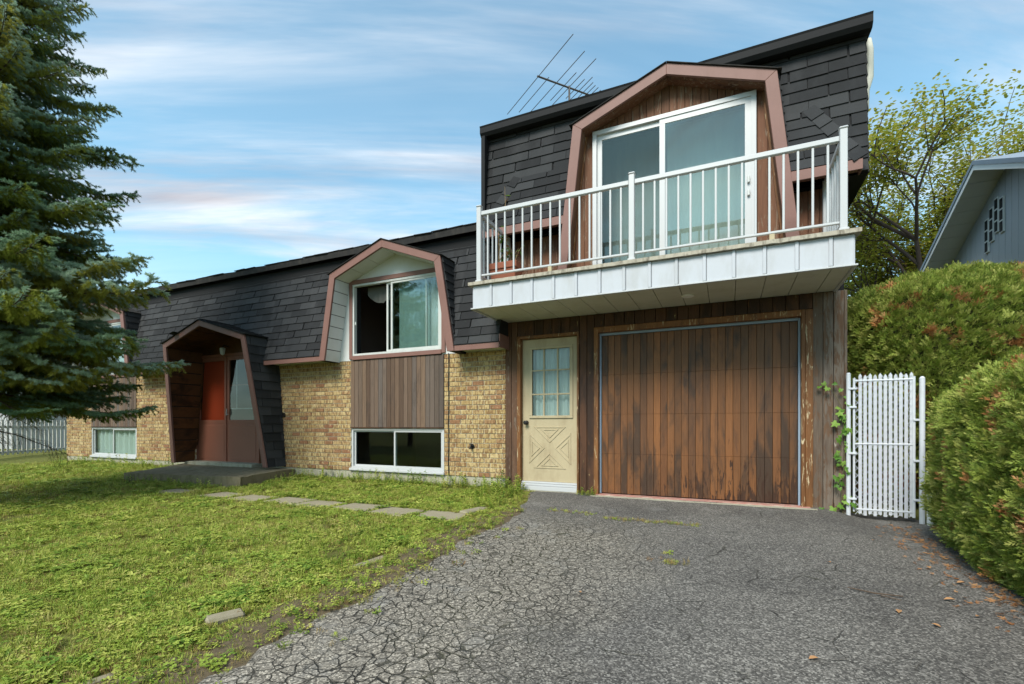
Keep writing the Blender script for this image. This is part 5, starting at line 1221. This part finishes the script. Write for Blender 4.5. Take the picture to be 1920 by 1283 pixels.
# ------------------------------------------------------------------ planter on the balcony
pl_ = thing('planter', (-2.83, -.55, 2.84), 'terracotta trough with dried stems behind the balcony railing', 'planter')
b = MB(); rg = lambda a, c, z: [(-2.83 - a, -.62 - c, z), (-2.83 + a, -.62 - c, z), (-2.83 + a, -.62 + c, z), (-2.83 - a, -.62 + c, z)]
b.hexa(rg(.165, .10, 2.84), rg(.20, .125, 3.10)).hexa(rg(.215, .14, 3.10), rg(.215, .14, 3.19)); b.build('trough', 'terracotta', pl_, .008)
MB().hexa(rg(.19, .115, 3.185), rg(.19, .115, 3.196)).build('soil', 'dirt', pl_)
for k in range(9):
    x = -2.98 + k * .036; y = -.62 + rq.uniform(-.07, .07); h = rq.uniform(.2, .5) if k != 4 else 1.15
    tp2 = (x + rq.uniform(-.12, .12), y + rq.uniform(-.1, .1), 3.19 + h); MB().tube([(x, y, 3.18), ((x + tp2[0]) / 2 + .02, y, 3.19 + h * .55), tp2], [.006, .005, .002], 5).build('stem', 'dry_stem', pl_)
    for q in range(5):
        f = rq.uniform(.3, 1); lb = MB(); leafquad(lb, (x + (tp2[0] - x) * f, y + (tp2[1] - y) * f, 3.19 + h * f), (rq.uniform(-1, 1), rq.uniform(-1, 1), rq.uniform(-.8, .3)), .09, .018); put('leaf', lb.mesh('leaf', False), 'orange_leaf_dry' if rq.random() < .6 else 'vine_leaf', pl_)

# ------------------------------------------------------------------ neighbour's gable beyond the hedge
nh = thing('neighbour_house', (8, 3.96, 0), 'blue-grey neighbour house with white rake soffit and gable vents', 'house')
NX0, RX = 4.25, 3.80; ridge_y, ridge_z, sl_ny = 3.96, 5.40, .47
rk = lambda y: ridge_z - abs(y - ridge_y) * sl_ny
ya, yb_ = -.6, 8.6
mb = MB(); mb.hexa([(NX0, ya + .5, -.3), (NX0, yb_ - .5, -.3), (NX0, yb_ - .5, rk(yb_ - .5) - .1), (NX0, ridge_y, rk(ridge_y) - .1), (NX0, ya + .5, rk(ya + .5) - .1)], [(12, ya + .5, -.3), (12, yb_ - .5, -.3), (12, yb_ - .5, rk(yb_ - .5) - .1), (12, ridge_y, rk(ridge_y) - .1), (12, ya + .5, rk(ya + .5) - .1)]); mb.build('wall', 'neighbour_siding', nh)
y = 1.2
while y < 7.9:
    z1 = min(rk(y), rk(y + .2)) - .12
    if z1 > 1.6: mb = MB(); mb.hexa([(NX0 - .018, y + .006, 1.0), (NX0 - .018, y + .196, 1.0), (NX0 - .018, y + .196, rk(y + .196) - .115), (NX0 - .018, y + .006, rk(y + .006) - .115)], [(NX0 + .001, y + .002, 1.0), (NX0 + .001, y + .2, 1.0), (NX0 + .001, y + .2, rk(y + .2) - .115), (NX0 + .001, y + .002, rk(y + .002) - .115)]); mb.build('siding_board', 'neighbour_siding', nh)
    y += .202
for s_, ye in ((1, yb_), (-1, ya)):
    a, c = (ridge_y, ye)
    n_ = 16
    for k in range(n_):      # rake soffit panels
        y0, y1 = a + (c - a) * k / n_, a + (c - a) * (k + 1) / n_ - s_ * .012
        MB().hexa([(RX + .02, y0, rk(y0) - .10), (RX + .02, y1, rk(y1) - .10), (NX0, y1, rk(y1) - .10), (NX0, y0, rk(y0) - .10)], [(RX + .02, y0, rk(y0) - .09), (RX + .02, y1, rk(y1) - .09), (NX0, y1, rk(y1) - .09), (NX0, y0, rk(y0) - .09)]).build('soffit_panel', 'neighbour_trim', nh)
    MB().hexa([(RX, a, rk(a) - .12), (RX, c, rk(c) - .12), (RX, c, rk(c) - .03), (RX, a, rk(a) - .03)], [(RX + .02, a, rk(a) - .12), (RX + .02, c, rk(c) - .12), (RX + .02, c, rk(c) - .03), (RX + .02, a, rk(a) - .03)]).build('rake_board', 'neighbour_trim', nh)
    MB().hexa([(RX - .015, a, rk(a) - .029), (RX - .015, c, rk(c) - .029), (RX - .015, c, rk(c) + .045), (RX - .015, a, rk(a) + .045)], [(12.3, a, rk(a) - .029), (12.3, c, rk(c) - .029), (12.3, c, rk(c) + .045), (12.3, a, rk(a) + .045)]).build('roof', 'neighbour_roof', nh)
for i, (dy, dz) in enumerate(((.0, 0), (.0, 0), (.0, 0), (.0, 0))):     # staggered slot panes under the peak
    y = 4.60 - i * .17; zt = [4.62, 4.76, 4.86, 4.80][i]
    fr_ = put('gable_vent', MB().box(NX0 - .045, NX0 - .019, y - .065, y + .065, zt - .60, zt).mesh('gable_vent'), 'neighbour_trim', nh)
    for q in range(3): box('pane', 'black_trim', fr_, NX0 - .05, NX0 - .0455, y - .048, y + .048, zt - .58 + q * .195, zt - .58 + q * .195 + .165, 0)

# ------------------------------------------------------------------ far side of the lot: picket fence and the next bungalow
fc = thing('picket_fence', (-19.0, .1, 0), 'white picket fence beside the far brick corner', 'fence')
fa, fe = Vector((-17.6, -1.6, 0)), Vector((-20.6, 2.1, 0)); fd = (fe - fa).normalized(); n_ = 26; fz = .07
for k in range(n_):
    p = fa.lerp(fe, k / (n_ - 1)); put('picket', cbox(.075, .022, 1.0, .004, 'fence_white', 'picket'), None, fc, Matrix.Translation((p.x, p.y, fz + .52)) @ Matrix.Rotation(math.atan2(fd.y, fd.x), 4, 'Z'))
for z in (.10, .82): mid_ = (fa + fe) / 2 + Vector((fd.y, -fd.x, 0)) * -.03; put('rail', cbox((fe - fa).length, .04, .07, .004, 'fence_white', 'rail'), None, fc, Matrix.Translation((mid_.x, mid_.y, fz + z)) @ Matrix.Rotation(math.atan2(fd.y, fd.x), 4, 'Z'))
gb = thing('neighbour_bungalow', (-30, 6, 0), 'pale grey bungalow beyond the picket fence', 'house')
MB().box(-36, -25, 2, 10, 0, 2.7).build('wall', 'grey_wall', gb)
MB().hexa([(-36.5, 1.4, 2.6), (-24.5, 1.4, 2.6), (-24.5, 6, 4.4), (-36.5, 6, 4.4)], [(-36.5, 1.4, 2.75), (-24.5, 1.4, 2.75), (-24.5, 6, 4.55), (-36.5, 6, 4.55)]).hexa([(-36.5, 10.6, 2.6), (-24.5, 10.6, 2.6), (-24.5, 6, 4.4), (-36.5, 6, 4.4)], [(-36.5, 10.6, 2.75), (-24.5, 10.6, 2.75), (-24.5, 6, 4.55), (-36.5, 6, 4.55)]).build('roof', 'roof_edge', gb)
wn = put('window', MB().box(-28.5, -26.8, 1.94, 1.999, 1.0, 2.1).mesh('window'), 'white_metal', gb); box('pane', 'glass', wn, -28.4, -26.9, 1.925, 1.939, 1.1, 2.0, 0)

# ------------------------------------------------------------------ fallen leaves and twigs on the asphalt
for i, (x, y, s_) in enumerate(((1.21, -2.88, .05), (.90, -3.22, .04), (1.05, -3.35, .035), (1.30, -3.1, .03), (.70, -2.30, .03), (1.40, -2.5, .045), (1.35, -2.2, .04), (1.5, -1.7, .04), (1.2, -1.4, .03), (-.9, -3.6, .03), (.35, -4.0, .04))):
    lb = MB(); leafquad(lb, (0, 0, 0), (1, 0, .1), s_ * 1.2, s_ * .36, fold=.5); 
    tag(put('fallen_leaf', lb.mesh('fallen_leaf', False), 'orange_leaf_dry', None, Matrix.Translation((x, y, gz(x, y) + .018)) @ Matrix.Rotation(i * 1.3, 4, 'Z')), 'small dry orange-brown leaf lying on the grey asphalt', 'leaf', 'dry leaves fallen on the driveway')
tw = MB(); tz_ = lambda x, y: gz(x, y) + .020
tw.tube([(.72, -2.87, tz_(.72, -2.87)), (.85, -2.95, tz_(.85, -2.95) + .008), (1.0, -2.92, tz_(1, -2.92))], [.003, .005, .003], 5).tube([(.88, -2.95, tz_(.88, -2.95)), (.97, -3.0, tz_(.97, -3.0))], .003, 5)
tag(tw.build('twig', 'bark'), 'short dark forked twig lying on the asphalt near the hedge', 'twig')
# drift of dead cedar litter under the hedge edge
pts, rots, scl, idx = [], [], [], []
for _ in range(420):
    y = rv.uniform(-4.6, -.3); x = 1.62 + .1 * smooth(-2, -.3, y) + abs(rv.gauss(0, .10)) - .10 - .30 * (rv.random() ** 4)
    pts.append((x, y, gz(x, y) + .014)); rots.append((R(90) + rv.uniform(-.4, .4), rv.uniform(-.5, .5), rv.uniform(0, 6.28))); scl.append(rv.uniform(.025, .055)); idx.append(3)
scatter('cedar_litter', pts, rots, scl, idx, TS, None, 'rusty dead cedar litter drifted along the hedge foot', 'litter')
